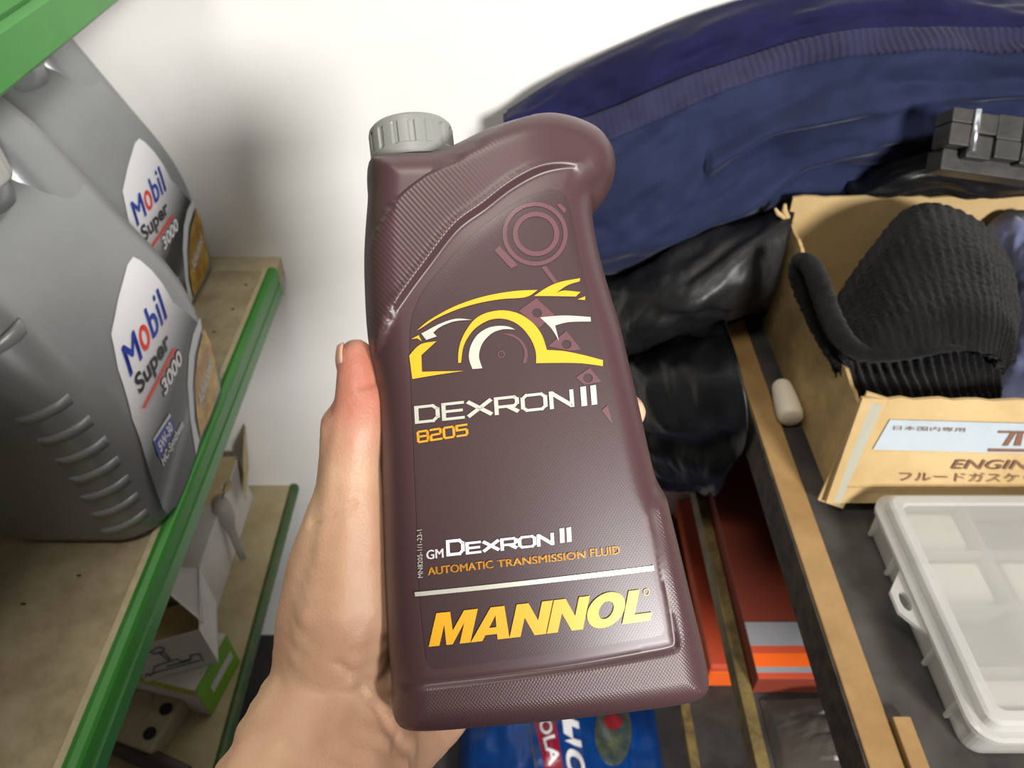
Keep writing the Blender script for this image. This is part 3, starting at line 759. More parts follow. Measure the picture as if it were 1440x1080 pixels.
# ------------------------------------------------------------------ silver oil jugs on the middle shelf
JX, JY0, JY1, JH = LX - 0.003, 0.347, 0.548, EYE - 0.5
def jface(h): return JX - (0 if h < .085 else ((h - .085) ** 2 / (2 * .08) * .46 if h < .165 else (h - .125) * .46))     # right-hand face leans in above the shoulder
def jpx(u, v):
    """(y, h) on the jug's right face at a pixel"""
    x = JX
    for _ in range(12):
        p = P(u, v, x=x); x = jface(p.z - JH)
    return (p.y, p.z - JH)
def jug_mesh():
    hs = [0, .002, .006, .012, .03, .06, .085, .095, .105, .115, .125, .135, .145, .155, .165, .18, .20, .215, .23, .242, .250, .255, .256]
    n = 96; v, f = [], []
    for h in hs:
        x1 = jface(h); x0 = JX - .142 + max(0, h - .125) * .30
        ins = 0.0
        if h < .012: ins = .010 * (1 - math.sqrt(max(0, 1 - (1 - h / .012) ** 2)))
        if h > .20: ins = .0 + .030 * (1 - math.sqrt(max(0, 1 - ((h - .20) / .0565) ** 2)))
        y0, y1 = JY0 + max(0, h - .17) * .12, JY1 - max(0, h - .12) * .05
        x0, x1, y0, y1 = x0 + ins, x1 - ins, y0 + ins, y1 - ins
        r = min(.036, (x1 - x0) * .45); ring = []
        for ci, (cx, cy, a0) in enumerate(((x1 - r, y0 + r, -90), (x1 - r, y1 - r, 0), (x0 + r, y1 - r, 90), (x0 + r, y0 + r, 180))):
            for k in range(n // 4):
                a = math.radians(a0 + 90 * k / (n // 4 - 1)); ring.append((cx + r * math.cos(a), cy + r * math.sin(a), JH + h))
        v += ring
    for i in range(len(hs) - 1):
        for k in range(n): f.append((i * n + k, i * n + (k + 1) % n, (i + 1) * n + (k + 1) % n, (i + 1) * n + k))
    f.append(tuple(range(n - 1, -1, -1))); f.append(tuple((len(hs) - 1) * n + k for k in range(n)))
    return pydata('body', v, f)
M['jug'] = mat('silver_grey_plastic', (150, 152, 153), 0.34, metal=0.35, var=.08, vscale=20, bump=.03, bscale=400)
M['jugcap'] = mat('light_grey_cap', (178, 178, 174), 0.4)
def label_mat():
    """printed gradient: white upper half, near-black below, with grey sheen painted into the colour as bands"""
    m = mat('jug_label_print', (240, 240, 242), 0.3, spec=.5); nt = m.node_tree; b = nt.nodes['Principled BSDF']
    tc = nt.nodes.new('ShaderNodeTexCoord'); sp = nt.nodes.new('ShaderNodeSeparateXYZ'); nt.links.new(tc.outputs['Object'], sp.inputs[0])
    # slanted height: z of the jug minus a share of its depth, so the bands run like the print
    ma = nt.nodes.new('ShaderNodeMath'); ma.operation = 'MULTIPLY_ADD'; ma.inputs[1].default_value = -.25
    nt.links.new(sp.outputs['Y'], ma.inputs[0]); nt.links.new(sp.outputs['Z'], ma.inputs[2])
    mr = nt.nodes.new('ShaderNodeMapRange'); mr.inputs['From Min'].default_value = 0.0; mr.inputs['From Max'].default_value = .20
    nt.links.new(ma.outputs[0], mr.inputs['Value'])
    r = nt.nodes.new('ShaderNodeValToRGB'); e = r.color_ramp.elements
    stops = [(0.0, (20, 22, 26)), (.17, (30, 33, 38)), (.23, (112, 116, 120)), (.27, (60, 64, 70)), (.32, (18, 22, 28)), (.41, (24, 28, 34)), (.50, (150, 150, 156)), (.58, (196, 194, 198)), (.66, (226, 226, 230)), (.80, (240, 240, 242)), (.90, (228, 226, 228)), (.95, (150, 146, 146)), (1.0, (226, 222, 220))]
    e[0].position = stops[0][0]; e[0].color = (*lin(stops[0][1]), 1); e[1].position = 1.0; e[1].color = (*lin(stops[-1][1]), 1)
    for p, c in stops[1:-1]:
        q = e.new(p); q.color = (*lin(c), 1)
    nt.links.new(mr.outputs[0], r.inputs[0]); nt.links.new(r.outputs[0], b.inputs['Base Color'])
    return m
M['juglabel'] = label_mat()
M['blue'] = mat('blue_print', (24, 52, 160), 0.4)
M['redp'] = mat('red_print', (228, 62, 48), 0.4)
M['black'] = mat('black_print', (22, 22, 24), 0.4)
M['gold'] = mat('gold_print', (206, 168, 70), 0.35, rgb2=(150, 104, 38), vscale=60, metal=.2)
M['frame'] = mat('pale_grey_print', (208, 212, 216), 0.35)
M['dark_frame'] = mat('charcoal_print', (50, 50, 54), 0.35)

j1 = empty('oil_jug', (JX - .07, (JY0 + JY1) / 2, JH), 'silver oil jug nearest the camera with its full white label in view', 'oil jug', 'silver oil jugs on the green-edged shelf')
jb = link('body', jug_mesh(), M['jug'], j1, True)
def jprint(name, bm, m, lift, parent):
    """flat (y, h) shape laid on the jug's right face"""
    slice_bm(bm, 1, .005)
    for v in bm.verts: v.co = Vector((jface(v.co.y) + lift, v.co.x, JH + v.co.y))
    me = from_bm(bm, name)
    for p in me.polygons:
        if p.normal.x < 0: p.flip()
    return link(name, me, m, parent, True)
def jloops(loops, smooth=False):
    out = []
    for lp in loops:
        q = [jpx(*p) for p in lp]; out.append([tuple(t) for t in (catmull(q, len(q) * 6, True) if smooth else q)])
    return flat_bm(loops_mesh(out))
def jword(me, p0, p1, ptop, m, parent, lift):
    b = bounds2(me); A, B_, C = [np.array(jpx(*q)) for q in (p0, p1, ptop)]
    def fn(co):
        q = A + (B_ - A) * ((co[0] - b[0]) / (b[1] - b[0])) + (C - A) * ((co[1] - b[2]) / (b[3] - b[2])); return (q[0], q[1], 0)
    return jprint('lettering', merge_meshes([(me, fn)]), m, lift, parent)
jl = jprint('front_label', jloops([[(155, 470), (165, 420), (178, 372), (186, 361), (196, 366), (212, 380), (228, 400), (242, 425), (262, 440), (278, 455), (292, 500), (300, 545), (296, 570), (285, 600), (262, 680), (246, 712), (234, 722), (228, 716), (208, 660), (185, 590), (165, 520)]]), M['juglabel'], .0007, j1)
# gold panel with its pale frame
jprint('label_frame', jloops([[(280, 446), (270, 470), (264, 500), (262, 540), (266, 590), (274, 640), (279, 620), (272, 590), (269, 545), (272, 500), (282, 460)]]), M['frame'], .0010, jl)
jprint('gold_panel', jloops([[(285, 462), (276, 500), (272, 540), (275, 585), (280, 614), (290, 596), (299, 572), (306, 548), (301, 512), (294, 480)]]), M['gold'], .0011, jl)
jword(text_mesh('Advanced', .02), (281, 575), (296, 515), (276, 557), M['frame'], jl, .0013)
# brand word: baseline climbs away from the viewer
def jl_pt(k): return (181 + (234 - 181) * k, 531 + (447 - 531) * k)
t0, t1 = (181, 531), (234, 445)
hgt = (-13.5, -42)
def span(a, b): return ((t0[0] + (t1[0] - t0[0]) * a, t0[1] + (t1[1] - t0[1]) * a), (t0[0] + (t1[0] - t0[0]) * b, t0[1] + (t1[1] - t0[1]) * b))
def letter(ch, a, b, h, m, off=.03):
    p, q = span(a, b); jword(text_mesh(ch, 0, bold=.028), p, q, (p[0] + hgt[0] * h, p[1] + hgt[1] * h), m, jl, .0012)
letter('M', 0, .33, .98, M['blue'], .008); letter('o', .36, .58, .78, M['redp']); letter('b', .61, .80, 1.0, M['blue']); letter('i', .83, .89, 1.0, M['blue']); letter('l', .93, .99, 1.0, M['blue'])
jword(text_mesh('Super', .03), (197, 563), (240, 492), (185, 532), M['black'], jl, .0012)
jprint('red_stroke', jloops([[(197, 574), (202, 573), (246, 490), (242, 489)]]), M['redp'], .0013, jl)
jword(text_mesh('3000', .075), (229, 560), (255, 508), (223, 537), M['black'], jl, .0013)
jword(text_mesh('3000', .03), (229.6, 558), (254.5, 509), (223.9, 537.5), M['white_print'], jl, .0015)
jprint('blue_tag', jloops([[(214, 622), (222, 646), (244, 604), (238, 586)]]), M['blue'], .0012, jl)
jprint('tag_edge', jloops([[(213, 618), (214.5, 621), (238.5, 585), (236.5, 581)]]), M['frame'], .0012, jl)
jword(text_mesh('5W-30', .03), (224, 637), (241, 604), (219, 624), M['white_print'], jl, .0014)
jword(text_mesh('HC-Synthese', .02), (229, 659), (257, 602), (224.5, 645), M['white_print'], jl, .0013)
# grip ribs round the near corner
M['rib'] = mat('grey_rib_plastic', (158, 160, 160), 0.38, metal=.25, bump=.1, bscale=600)
def rib_mesh(h, a0, a1, hh, xin=0.0, jf=True):
    r = .036; cx, cy = jface(h) - r, JY0 + max(0, h - .17) * .12 + r
    v, f = [], []; n = 14
    for k in range(n + 1):
        t = k / n; a = math.radians(a0 + (a1 - a0) * t); w = min(1, 4.5 * min(t, 1 - t) + .05); dz = .010 * (t - .5)
        for (rr, z) in ((r - .001, hh * .5), (r + .0020 * w, hh * .40), (r + .0024 * w, 0), (r + .0003, -hh * .7), (r - .001, -hh * .7)):
            v.append((cx + rr * math.cos(a), cy + rr * math.sin(a), JH + h + z + dz))
    for k in range(n):
        for i in range(4): f.append((k * 5 + i, k * 5 + i + 1, k * 5 + i + 6, k * 5 + i + 5))
        f.append((k * 5 + 4, k * 5, k * 5 + 5, k * 5 + 9))
    f.append((0, 1, 2, 3, 4)[::-1]); f.append(tuple(n * 5 + i for i in range(5)))
    return pydata('grip_rib', v, f)
for k in range(7): link('grip_rib', rib_mesh(.146 - .0204 * k, -104, -40, .0075), M['rib'], j1, True)
for k in range(3): link('grip_rib', rib_mesh(.238 - .021 * k, -70, -20, .012), M['rib'], j1, True)
# neck and cap, and the carrying handle across the top
NX, NY = JX - .078, JY0 + .098
bm = bmesh.new(); tube(bm, [(NX, NY, JH + .245), (NX, NY, JH + .268)], .022, 32); link('neck', from_bm(bm, 'neck'), M['jug'], j1, True)
def ribcap():
    v, f = [], []; n = 96
    rows = [(.262, .0265, 0), (.265, .0275, 0), (.267, .0272, 1), (.286, .0265, 1), (.288, .0255, 0), (.290, .022, 0)]
    for z, r, g in rows:
        for k in range(n):
            a = 2 * math.pi * k / n; rr = r - (.0008 if g and k % 4 < 2 else 0); v.append((NX + rr * math.cos(a), NY + rr * math.sin(a), JH + z))
    for i in range(len(rows) - 1):
        for k in range(n): f.append((i * n + k, i * n + (k + 1) % n, (i + 1) * n + (k + 1) % n, (i + 1) * n + k))
    f.append(tuple(range(n - 1, -1, -1))); f.append(tuple((len(rows) - 1) * n + k for k in range(n)))
    return pydata('screw_cap', v, f)
link('screw_cap', ribcap(), M['jugcap'], j1, True)
# solid carrying grip rising at the far side of the neck
def grip():
    hs = [.150, .175, .20, .225, .245, .265, .283, .296, .304, .307]; n = 48; v, f = [], []
    for h in hs:
        t = (h - .150) / .157; k = math.sqrt(max(0.02, 1 - max(0, (t - .72) / .285) ** 2))
        rx, ry = .034 * k, (.042 - .014 * t) * k
        cx = JX - (h - .125) * .46 - .0025 - .034; cy = JY1 - (h - .12) * .05 - .0025 - (.042 - .014 * t)
        for i in range(n):
            a = 2 * math.pi * i / n; c, s_ = math.cos(a), math.sin(a); v.append((cx + rx * abs(c) ** .7 * (1 if c > 0 else -1), cy + ry * abs(s_) ** .7 * (1 if s_ > 0 else -1), JH + h))
    for j in range(len(hs) - 1):
        for i in range(n): f.append((j * n + i, j * n + (i + 1) % n, (j + 1) * n + (i + 1) % n, (j + 1) * n + i))
    f.append(tuple(range(n - 1, -1, -1))); f.append(tuple((len(hs) - 1) * n + i for i in range(n)))
    return pydata('handle', v, f)
link('handle', grip(), M['jug'], j1, True)

def copy_tree(o, parent=None):
    c = o.copy(); COL.objects.link(c); c.parent = parent
    for ch in list(o.children): copy_tree(ch, c)
    return c
j2 = copy_tree(j1); j2.location = j1.location + Vector((-.070, .207, 0)); j2['label'] = 'silver oil jug at the back, half hidden behind the nearer jug'

# ------------------------------------------------------------------ navy jacket heaped along the wall
M['navy'] = cloth_mat('navy_fleece', (36, 44, 74), (26, 32, 58), sheen=.12)
M['navy_deep'] = cloth_mat('deep_navy_cloth', (24, 25, 66), (16, 17, 46), sheen=.08)
M['navy_rib'] = cloth_mat('faded_navy_rib_knit', (48, 48, 74), (36, 36, 60), sheen=.1)
M['black_nylon'] = mat('black_nylon', (30, 30, 31), .45, rgb2=(18, 18, 19), vscale=20, bump=.3, bscale=60, spec=.4, bdist=.003)
M['black_soft'] = mat('black_padded_cloth', (26, 27, 31), .42, rgb2=(14, 14, 16), vscale=16, bump=.3, bscale=50, spec=.35, bdist=.004)

def prow(pts, y):
    ys = y if hasattr(y, '__len__') else [y] * len(pts)
    return [tuple(P(u, v, y=yy)) for (u, v), yy in zip(pts, ys)]
NAVY = [
 prow([(712, 150), (800, 95), (900, 48), (1010, 5), (1150, -30), (1320, -40), (1500, 10)], .745),
 prow([(707, 163), (800, 118), (900, 82), (1010, 45), (1150, 12), (1320, 0), (1530, 40)], .705),
 prow([(711, 185), (800, 165), (900, 130), (1010, 92), (1150, 58), (1320, 42), (1560, 36)], .690),
 prow([(722, 215), (810, 225), (900, 205), (1010, 170), (1150, 135), (1320, 115), (1560, 110)], .665),
 prow([(738, 270), (820, 298), (900, 280), (1010, 245), (1150, 205), (1320, 190), (1500, 180)], [.645, .645, .645, .65, .662, .665, .67]),
 prow([(756, 335), (830, 372), (905, 358), (1010, 318), (1130, 284), (1320, 272), (1490, 255)], [.640, .640, .642, .655, .672, .675, .68]),
 prow([(765, 365), (835, 395), (910, 378), (1010, 335), (1130, 296), (1320, 285), (1480, 268)], .700),
]
GN = grid_surface(NAVY, 200, 110)
nn = face_camera(grid_normals(GN), GN)
nv_, nu_ = GN.shape[:2]
D = np.zeros((nv_, nu_))
for j in range(nv_):
    for i in range(nu_):
        s, t = i / (nu_ - 1), j / (nv_ - 1); e = min(1, 5 * t) * min(1, max(0, (1 - t) * 3.2 - .15))
        f = .020 * nz(s * 2.6 + 3, t * 7.5 - s * 2.5) + .012 * nz(s * 7, t * 12 + s * 4, 4.2) + .003 * nz(s * 24, t * 22, 8.8)
        f += .016 * math.exp(-((t - .62 - .10 * math.sin(s * 5)) / .035) ** 2) * math.exp(-((s - .45) / .2) ** 2)      # long fold
        f -= .022 * math.exp(-(((t - .56) / .05) ** 2 + ((s - .46) / .06) ** 2))                                        # hollow of the pocket
        f += .013 * math.exp(-((t - .47 + .15 * (s - .7)) / .03) ** 2) * (s > .35)
        D[j, i] = f * e
GN = GN + nn * D[..., None]
jk = empty('navy_jacket', (0.3, .72, RZ), 'navy blue jacket heaped against the white wall behind the cardboard box', 'jacket')
cut = int(nv_ * .27)
def with_back(G, ylim=.757):
    B = G.copy(); B[..., 1] = np.minimum(np.maximum(G[..., 1] + .05, .70), ylim); B[..., 2] -= .02; return B
link('jacket_body', grid_mesh('jacket_body', GN[cut:], back=with_back(GN[cut:])), M['navy'], jk, True)
link('jacket_back', grid_mesh('jacket_back', GN[:cut + 2] - nn[:cut + 2] * .003, back=with_back(GN[:cut + 2])), M['navy_deep'], jk, True)
# ribbed waistband along the seam
G2 = grid_surface(NAVY, 520, 110)[int(110 * .24):int(110 * .33)]
n2_ = face_camera(grid_normals(G2), G2)
for i in range(G2.shape[1]):
    s = i / (G2.shape[1] - 1); jj = min(int(s * (nu_ - 1)), nu_ - 2); fr = s * (nu_ - 1) - jj
    for j in range(G2.shape[0]):
        d = D[int(110 * .24) + j, jj] * (1 - fr) + D[int(110 * .24) + j, jj + 1] * fr
        G2[j, i] += n2_[j, i] * (d + .0028 + .0008 * math.sin(i * 1.05) * (.15 + .85 * min(1, max(0, (s - .3) / .2))))
link('ribbed_waistband', grid_mesh('ribbed_waistband', G2, .005), M['navy_rib'], jk, True)

# ------------------------------------------------------------------ black jackets hanging below it
def bulge_cloth(name, rows, nu, nv, amp, freq, m, parent, seed, yb=.757, folds=(), xmax=None):
    G = grid_surface(rows, nu, nv); n = face_camera(grid_normals(G), G)
    for j in range(nv):
        for i in range(nu):
            s, t = i / (nu - 1), j / (nv - 1)
            f = amp * nz(s * freq + seed, t * freq * 1.4, seed) + amp * .5 * nz(s * freq * 2.6, t * freq * 3 + seed, 1.7) + amp * .25 * abs(nz(s * freq * 5, t * freq * 5, seed + 9))
            for (s0, t0, s1, t1, w, a) in folds:
                L = (s1 - s0) ** 2 + (t1 - t0) ** 2; k = max(0, min(1, ((s - s0) * (s1 - s0) + (t - t0) * (t1 - t0)) / L))
                f += a * math.exp(-(math.hypot(s - s0 - k * (s1 - s0), t - t0 - k * (t1 - t0)) / w) ** 2)
            G[j, i] += n[j, i] * f * min(1, 6 * s + .2, 6 * (1 - s) + .2)
    if xmax is not None: G[..., 0] = np.where(G[..., 0] > xmax - .012, xmax - .012 * np.exp(-(G[..., 0] - xmax + .012) / .012), G[..., 0])
    B = G.copy(); B[..., 1] = np.clip(G[..., 1] + .09, None, yb)
    return link(name, grid_mesh(name, G, back=B), m, parent, True)
bj = empty('black_jacket', (.22, .68, RZ - .1), 'black nylon jacket bunched up under the navy jacket left of the box', 'jacket')
bulge_cloth('jacket_body', [
 prow([(800, 400), (850, 372), (905, 350), (980, 318), (1060, 292), (1122, 280)], .70),
 prow([(815, 430), (860, 405), (925, 375), (1000, 345), (1070, 318), (1116, 305)], [.66, .64, .62, .62, .62, .625]),
 prow([(835, 465), (870, 445), (935, 420), (1010, 390), (1065, 368), (1102, 360)], [.64, .61, .58, .58, .59, .60]),
 prow([(850, 495), (882, 480), (940, 455), (1005, 432), (1055, 418), (1086, 420)], [.64, .60, .57, .57, .58, .59]),
 prow([(865, 512), (895, 502), (945, 482), (1005, 458), (1050, 446), (1078, 445)], [.67, .65, .63, .63, .63, .64])],
 90, 70, .007, 3.2, M['black_nylon'], bj, 2.3, folds=((.45, .55, .75, .72, .03, -.006), (.6, .45, .85, .35, .03, -.005), (.3, .85, .6, .7, .03, -.005), (.35, .3, .7, .25, .05, .006)))
bs = empty('padded_jacket', (.18, .65, .6), 'padded black jacket hanging down beside the timber shelf edge', 'jacket')
bulge_cloth('jacket_body', [
 prow([(815, 470), (870, 478), (930, 470), (985, 455), (1022, 445)], [.69, .66, .64, .63, .62]),
 prow([(815, 530), (868, 535), (930, 535), (1000, 525), (1040, 515)], [.66, .62, .57, .53, .52]),
 prow([(820, 590), (872, 600), (940, 605), (1010, 598), (1056, 585)], [.65, .60, .54, .50, .485]),
 prow([(830, 640), (888, 650), (950, 658), (1020, 655), (1064, 635)], [.65, .60, .54, .50, .48]),
 prow([(845, 662), (905, 676), (960, 690), (1015, 690), (1046, 662)], [.66, .62, .57, .53, .525]),
 prow([(850, 655), (908, 668), (960, 680), (1008, 678), (1034, 650)], [.69, .67, .65, .63, .62])],
 80, 80, .008, 3.0, M['black_soft'], bs, 7.7, folds=((.3, .35, .95, .42, .04, -.009), (.2, .62, .9, .68, .04, -.008), (.80, .5, .88, .85, .09, .012), (.4, .1, .6, .3, .04, .006)), xmax=.2215)

# ------------------------------------------------------------------ cardboard box on the right-hand shelf
RB = RZ - .004
M['card'] = mat('brown_cardboard', (190, 164, 118), .75, rgb2=(174, 146, 98), vscale=14, bump=.12, bscale=60)
M['card_dark'] = mat('worn_cardboard', (186, 158, 108), .8, rgb2=(158, 132, 90), vscale=40, bump=.15, bscale=80)
M['tape'] = mat('grey_paper_tape', (168, 166, 150), .55)
M['band_white'] = mat('pale_blue_printed_band', (170, 178, 184), .6, rgb2=(156, 168, 176), vscale=20)
M['ink'] = mat('brown_ink', (112, 76, 56), .7)
BXL = .268
cb = empty('cardboard_box', (.45, .51, RB), 'open brown cardboard box with a printed front holding a black knit hat', 'box')
def panel(name, quad, th, m, parent, nrm=None, jag=0, jagedge=None, seed=1):
    """flat board from four corners (bottom-left, bottom-right, top-right, top-left) with thickness; jag tears its top edge"""
    a, b, c, d = [Vector(q) for q in quad]; n = (b - a).cross(d - a).normalized() if nrm is None else Vector(nrm)
    k = 40 if jag else 1; top = []
    rg = random.Random(seed)
    for i in range(k + 1):
        t = i / k; p = d.lerp(c, t); top.append(p + (d - a).normalized() * (rg.uniform(-jag, jag) if jag else 0))
    bot_ = [a.lerp(b, i / k) for i in range(k + 1)]
    v = [p for p in bot_] + [p for p in top]; v += [p - n * th for p in v]; K = k + 1; f = []
    for i in range(k):
        f.append((i, i + 1, K + i + 1, K + i)); f.append((2 * K + i + 1, 2 * K + i, 3 * K + i, 3 * K + i + 1))
        f.append((K + i, K + i + 1, 3 * K + i + 1, 3 * K + i)); f.append((i + 1, i, 2 * K + i, 2 * K + i + 1))
    f.append((0, K, 3 * K, 2 * K)); f.append((k, 2 * K + k, 3 * K + k, K + k))
    return link(name, pydata(name, v, f), m, parent)
X1, Y0b, Y1b = .66, .398, .632
panel('bottom_panel', [(BXL, Y0b, RB), (X1, Y0b, RB), (X1, Y1b, RB), (BXL, Y1b, RB)], -.003, M['card'], cb)
panel('back_panel', [(BXL, Y1b, RB), (X1, Y1b, RB), (X1, Y1b + .004, RB + .148), (BXL - .004, Y1b + .004, RB + .149)], .003, M['card'], cb, jag=.0012)
panel('side_panel', [(BXL, Y1b, RB + .001), (BXL, Y0b + .004, RB + .001), (BXL + .006, Y0b + .016, RB + .082), (BXL - .006, Y1b, RB + .132)], .003, M['card_dark'], cb, jag=.0015, seed=4)
panel('side_panel', [(X1, Y0b, RB + .001), (X1, Y1b, RB + .001), (X1, Y1b, RB + .13), (X1, Y0b, RB + .11)], .003, M['card'], cb)
fb0, fb1 = P(1163, 712, y=Y0b - .010), P(1440, 684, y=Y0b - .010)
fl = (fb0.x, Y0b - .010, RB + .004); ft = P(1207, 556, y=Y0b + .016)
A_, B_, C_, D_ = Vector((BXL - .012, Y0b - .012, RB + .012)), Vector((X1, Y0b - .012, RB + .012)), Vector((X1, Y0b + .014, RB + .098)), Vector((BXL - .003, Y0b + .014, RB + .106))
front = panel('front_panel', [A_, B_, C_, D_], -.0035, M['card'], cb, jag=.0012, seed=9)
fn_ = (B_ - A_).cross(D_ - A_).normalized()
if fn_.y > 0: fn_ = -fn_
def fpt(u, v, lift=.0006):
    d = ray(u, v); o = Vector((0, 0, EYE)); s = (A_ - o).dot(fn_) / d.dot(fn_); return o + d * s + fn_ * lift
fu = (B_ - A_).normalized(); fv = fn_.cross(fu).normalized()
if fv.z < 0: fv = -fv
def fprint(name, me, p0, p1, ptop, m, lift, parent=front):
    b = bounds2(me); a0, a1, a2 = fpt(*p0, lift), fpt(*p1, lift), fpt(*ptop, lift)
    bm = merge_meshes([(me, lambda co: a0 + (a1 - a0) * ((co[0] - b[0]) / (b[1] - b[0])) + (a2 - a0) * ((co[1] - b[2]) / (b[3] - b[2])))])
    return link(name, from_bm(bm, name), m, parent)
def fquad(name, pts, m, lift):
    return link(name, pydata(name, [fpt(*p, lift) for p in pts], [(0, 1, 2, 3)]), m, front)
fquad('printed_band', [(1224, 628), (1460, 634), (1460, 592), (1248, 586)], M['band_white'], .0045)
fprint('lettering', text_mesh('ENGINE', .01, .2), (1333, 655), (1462, 656), (1336, 642), M['ink'], .0048)
fprint('lettering', text_mesh('フルードガスケット', .0), (1260, 672), (1475, 675), (1262, 659), M['ink'], .0048)
fprint('lettering', text_mesh('日本国内専用', .0), (1252, 600), (1352, 603), (1253, 594), M['ink'], .0050)
# grey letter mark on the band
for q in ([(1398, 604), (1460, 605), (1460, 602), (1399, 601)], [(1384, 630), (1460, 631), (1460, 627), (1385, 626)], [(1404, 622), (1412, 622), (1424, 604), (1416, 604)], [(1420, 622), (1430, 622), (1434, 604), (1426, 604)]):
    fquad('printed_mark', q, M['ink'], .0052)
# folded corner strip with paper tape at the left of the front
c0_, c1_, c2_, c3_ = Vector((BXL - .016, Y0b - .010, RB + .010)), Vector((BXL + .004, Y0b - .016, RB + .006)), Vector((BXL + .018, Y0b + .010, RB + .106)), Vector((BXL + .002, Y0b + .016, RB + .108))
panel('corner_flap', [c0_, c1_, c2_, c3_], .003, M['card'], cb)
nf = (c1_ - c0_).cross(c3_ - c0_).normalized()
if nf.y > 0: nf = -nf
def lp(a, b, t): return a.lerp(b, t)
t0_, t1_ = lp(c0_, c1_, .2), lp(c0_, c1_, .75); t3_, t2_ = lp(c3_, c2_, .2), lp(c3_, c2_, .75)
panel('paper_tape', [lp(t0_, t3_, .05) + nf * .0035, lp(t1_, t2_, .05) + nf * .0035, lp(t1_, t2_, .95) + nf * .0035, lp(t0_, t3_, .95) + nf * .0035], .0004, M['tape'], cb)
panel('lower_flap', [(BXL, Y0b - .003, RB + .0008), (.44, Y0b - .003, RB + .0008), (.44, Y0b - .012, RB + .03), (BXL, Y0b - .012, RB + .03)], .002, M['card_dark'], cb)
# torn paper curl standing at the back corner
bm = bmesh.new(); ty = Y1b - .004
def tp(u, v): return P(u, v, y=ty)
tube(bm, [tp(1110, 345), tp(1109, 325), tp(1108, 308), tp(1103, 296), tp(1104, 287)], [.004, .0034, .003, .0028, .0014], 8)
tube(bm, [tp(1108, 312), tp(1101, 304), tp(1094, 300), tp(1090, 293)], [.0028, .0026, .0024, .0012], 8)
tube(bm, [tp(1109, 320), tp(1103, 316), tp(1097, 314)], [.0026, .0022, .0012], 8)
link('torn_edge', from_bm(bm, 'torn_edge'), M['card'], cb, True)

# ------------------------------------------------------------------ knit hat and grey-blue cloth inside the box
def knit_mat():
    m = mat('black_knit_wool', (25, 24, 24), .95, rgb2=(13, 13, 14), vscale=60, spec=.1, **{'Sheen Weight': .08, 'Sheen Roughness': .5})
    nt = m.node_tree; b = nt.nodes['Principled BSDF']; tc = nt.nodes.new('ShaderNodeTexCoord')
    n = nt.nodes.new('ShaderNodeTexNoise'); n.inputs['Scale'].default_value = 900; n.inputs['Detail'].default_value = 3
    bp_ = nt.nodes.new('ShaderNodeBump'); bp_.inputs['Strength'].default_value = .8; bp_.inputs['Distance'].default_value = .002
    nt.links.new(tc.outputs['Object'], n.inputs[0]); nt.links.new(n.outputs['Fac'], bp_.inputs['Height']); nt.links.new(bp_.outputs[0], b.inputs['Normal'])
    return m
M['knit'] = knit_mat()
hat = empty('knit_hat', (.345, .50, RB + .003), 'fuzzy black ribbed knit hat lying folded in the cardboard box', 'hat')
def knit(name, rows, nu, nv, rib_n, rib_a, thick, along='u', fuzz=.0012):
    G = grid_surface(rows, nu, nv); n = face_camera(grid_normals(G), G)
    for j in range(nv):
        for i in range(nu):
            s, t = i / (nu - 1), j / (nv - 1); q = s if along == 'u' else t
            f = rib_a * (math.sin(2 * math.pi * rib_n * q + 1.2 * math.sin(4 * t))) * (1 + 2.2 * max(0, (s - .62) / .38) if name == 'crown' else 1) + fuzz * nz(s * 70, t * 70, 3) + .003 * nz(s * 4, t * 4, 6)
            G[j, i] += n[j, i] * f
    return link(name, grid_mesh(name, G, thick), M['knit'], hat, True)
# crown: the big hump folded over
knit('crown', [
 prow([(1150, 455), (1185, 405), (1225, 345), (1262, 300), (1305, 285), (1350, 298), (1395, 325), (1425, 370), (1436, 420)], [.55, .56, .575, .585, .59, .585, .575, .56, .545]),
 prow([(1152, 460), (1190, 418), (1230, 365), (1270, 325), (1310, 312), (1352, 322), (1395, 350), (1424, 395), (1434, 440)], [.53, .53, .535, .54, .54, .54, .535, .525, .515]),
 prow([(1160, 470), (1200, 445), (1245, 410), (1285, 385), (1322, 375), (1360, 378), (1398, 395), (1424, 430), (1430, 470)], [.50, .495, .495, .50, .50, .50, .495, .49, .485]),
 prow([(1170, 482), (1212, 472), (1255, 455), (1295, 442), (1330, 435), (1365, 435), (1400, 445), (1422, 470), (1424, 500)], [.475, .465, .462, .462, .465, .465, .465, .465, .465]),
 prow([(1180, 505), (1220, 506), (1262, 504), (1300, 500), (1335, 496), (1368, 494), (1395, 498), (1412, 510), (1410, 530)], [.462, .452, .448, .448, .45, .45, .455, .46, .465])],
 170, 110, 26, .0004, .010)
# turned-up brim at the left
bm = bmesh.new()
br = catmull([P(1124, 368, y=.545), P(1138, 372, y=.530), P(1150, 395, y=.512), P(1160, 425, y=.495), P(1172, 455, y=.478), P(1190, 482, y=.466), P(1215, 496, y=.458), P(1255, 498, y=.452), P(1300, 494, y=.450), P(1345, 488, y=.452), P(1385, 488, y=.458)], 60)
br_r = [.0004 * math.sin(i * 2.1) for i in range(60)]
tube(bm, br, [br_r[i] + .0075 + .0015 * math.sin(min(1, i / 14) * math.pi / 2) - .0068 * min(1, max(0, (i - 26) / 26)) for i in range(60)], 16)
for v in bm.verts: v.co += Vector((nz(v.co.x * 300, v.co.y * 300, v.co.z * 300), nz(v.co.y * 310, v.co.z * 290, 2), nz(v.co.z * 300, v.co.x * 300, 5))) * .0012
link('brim_edge', from_bm(bm, 'brim_edge'), M['knit'], hat, True)
bm = bmesh.new()
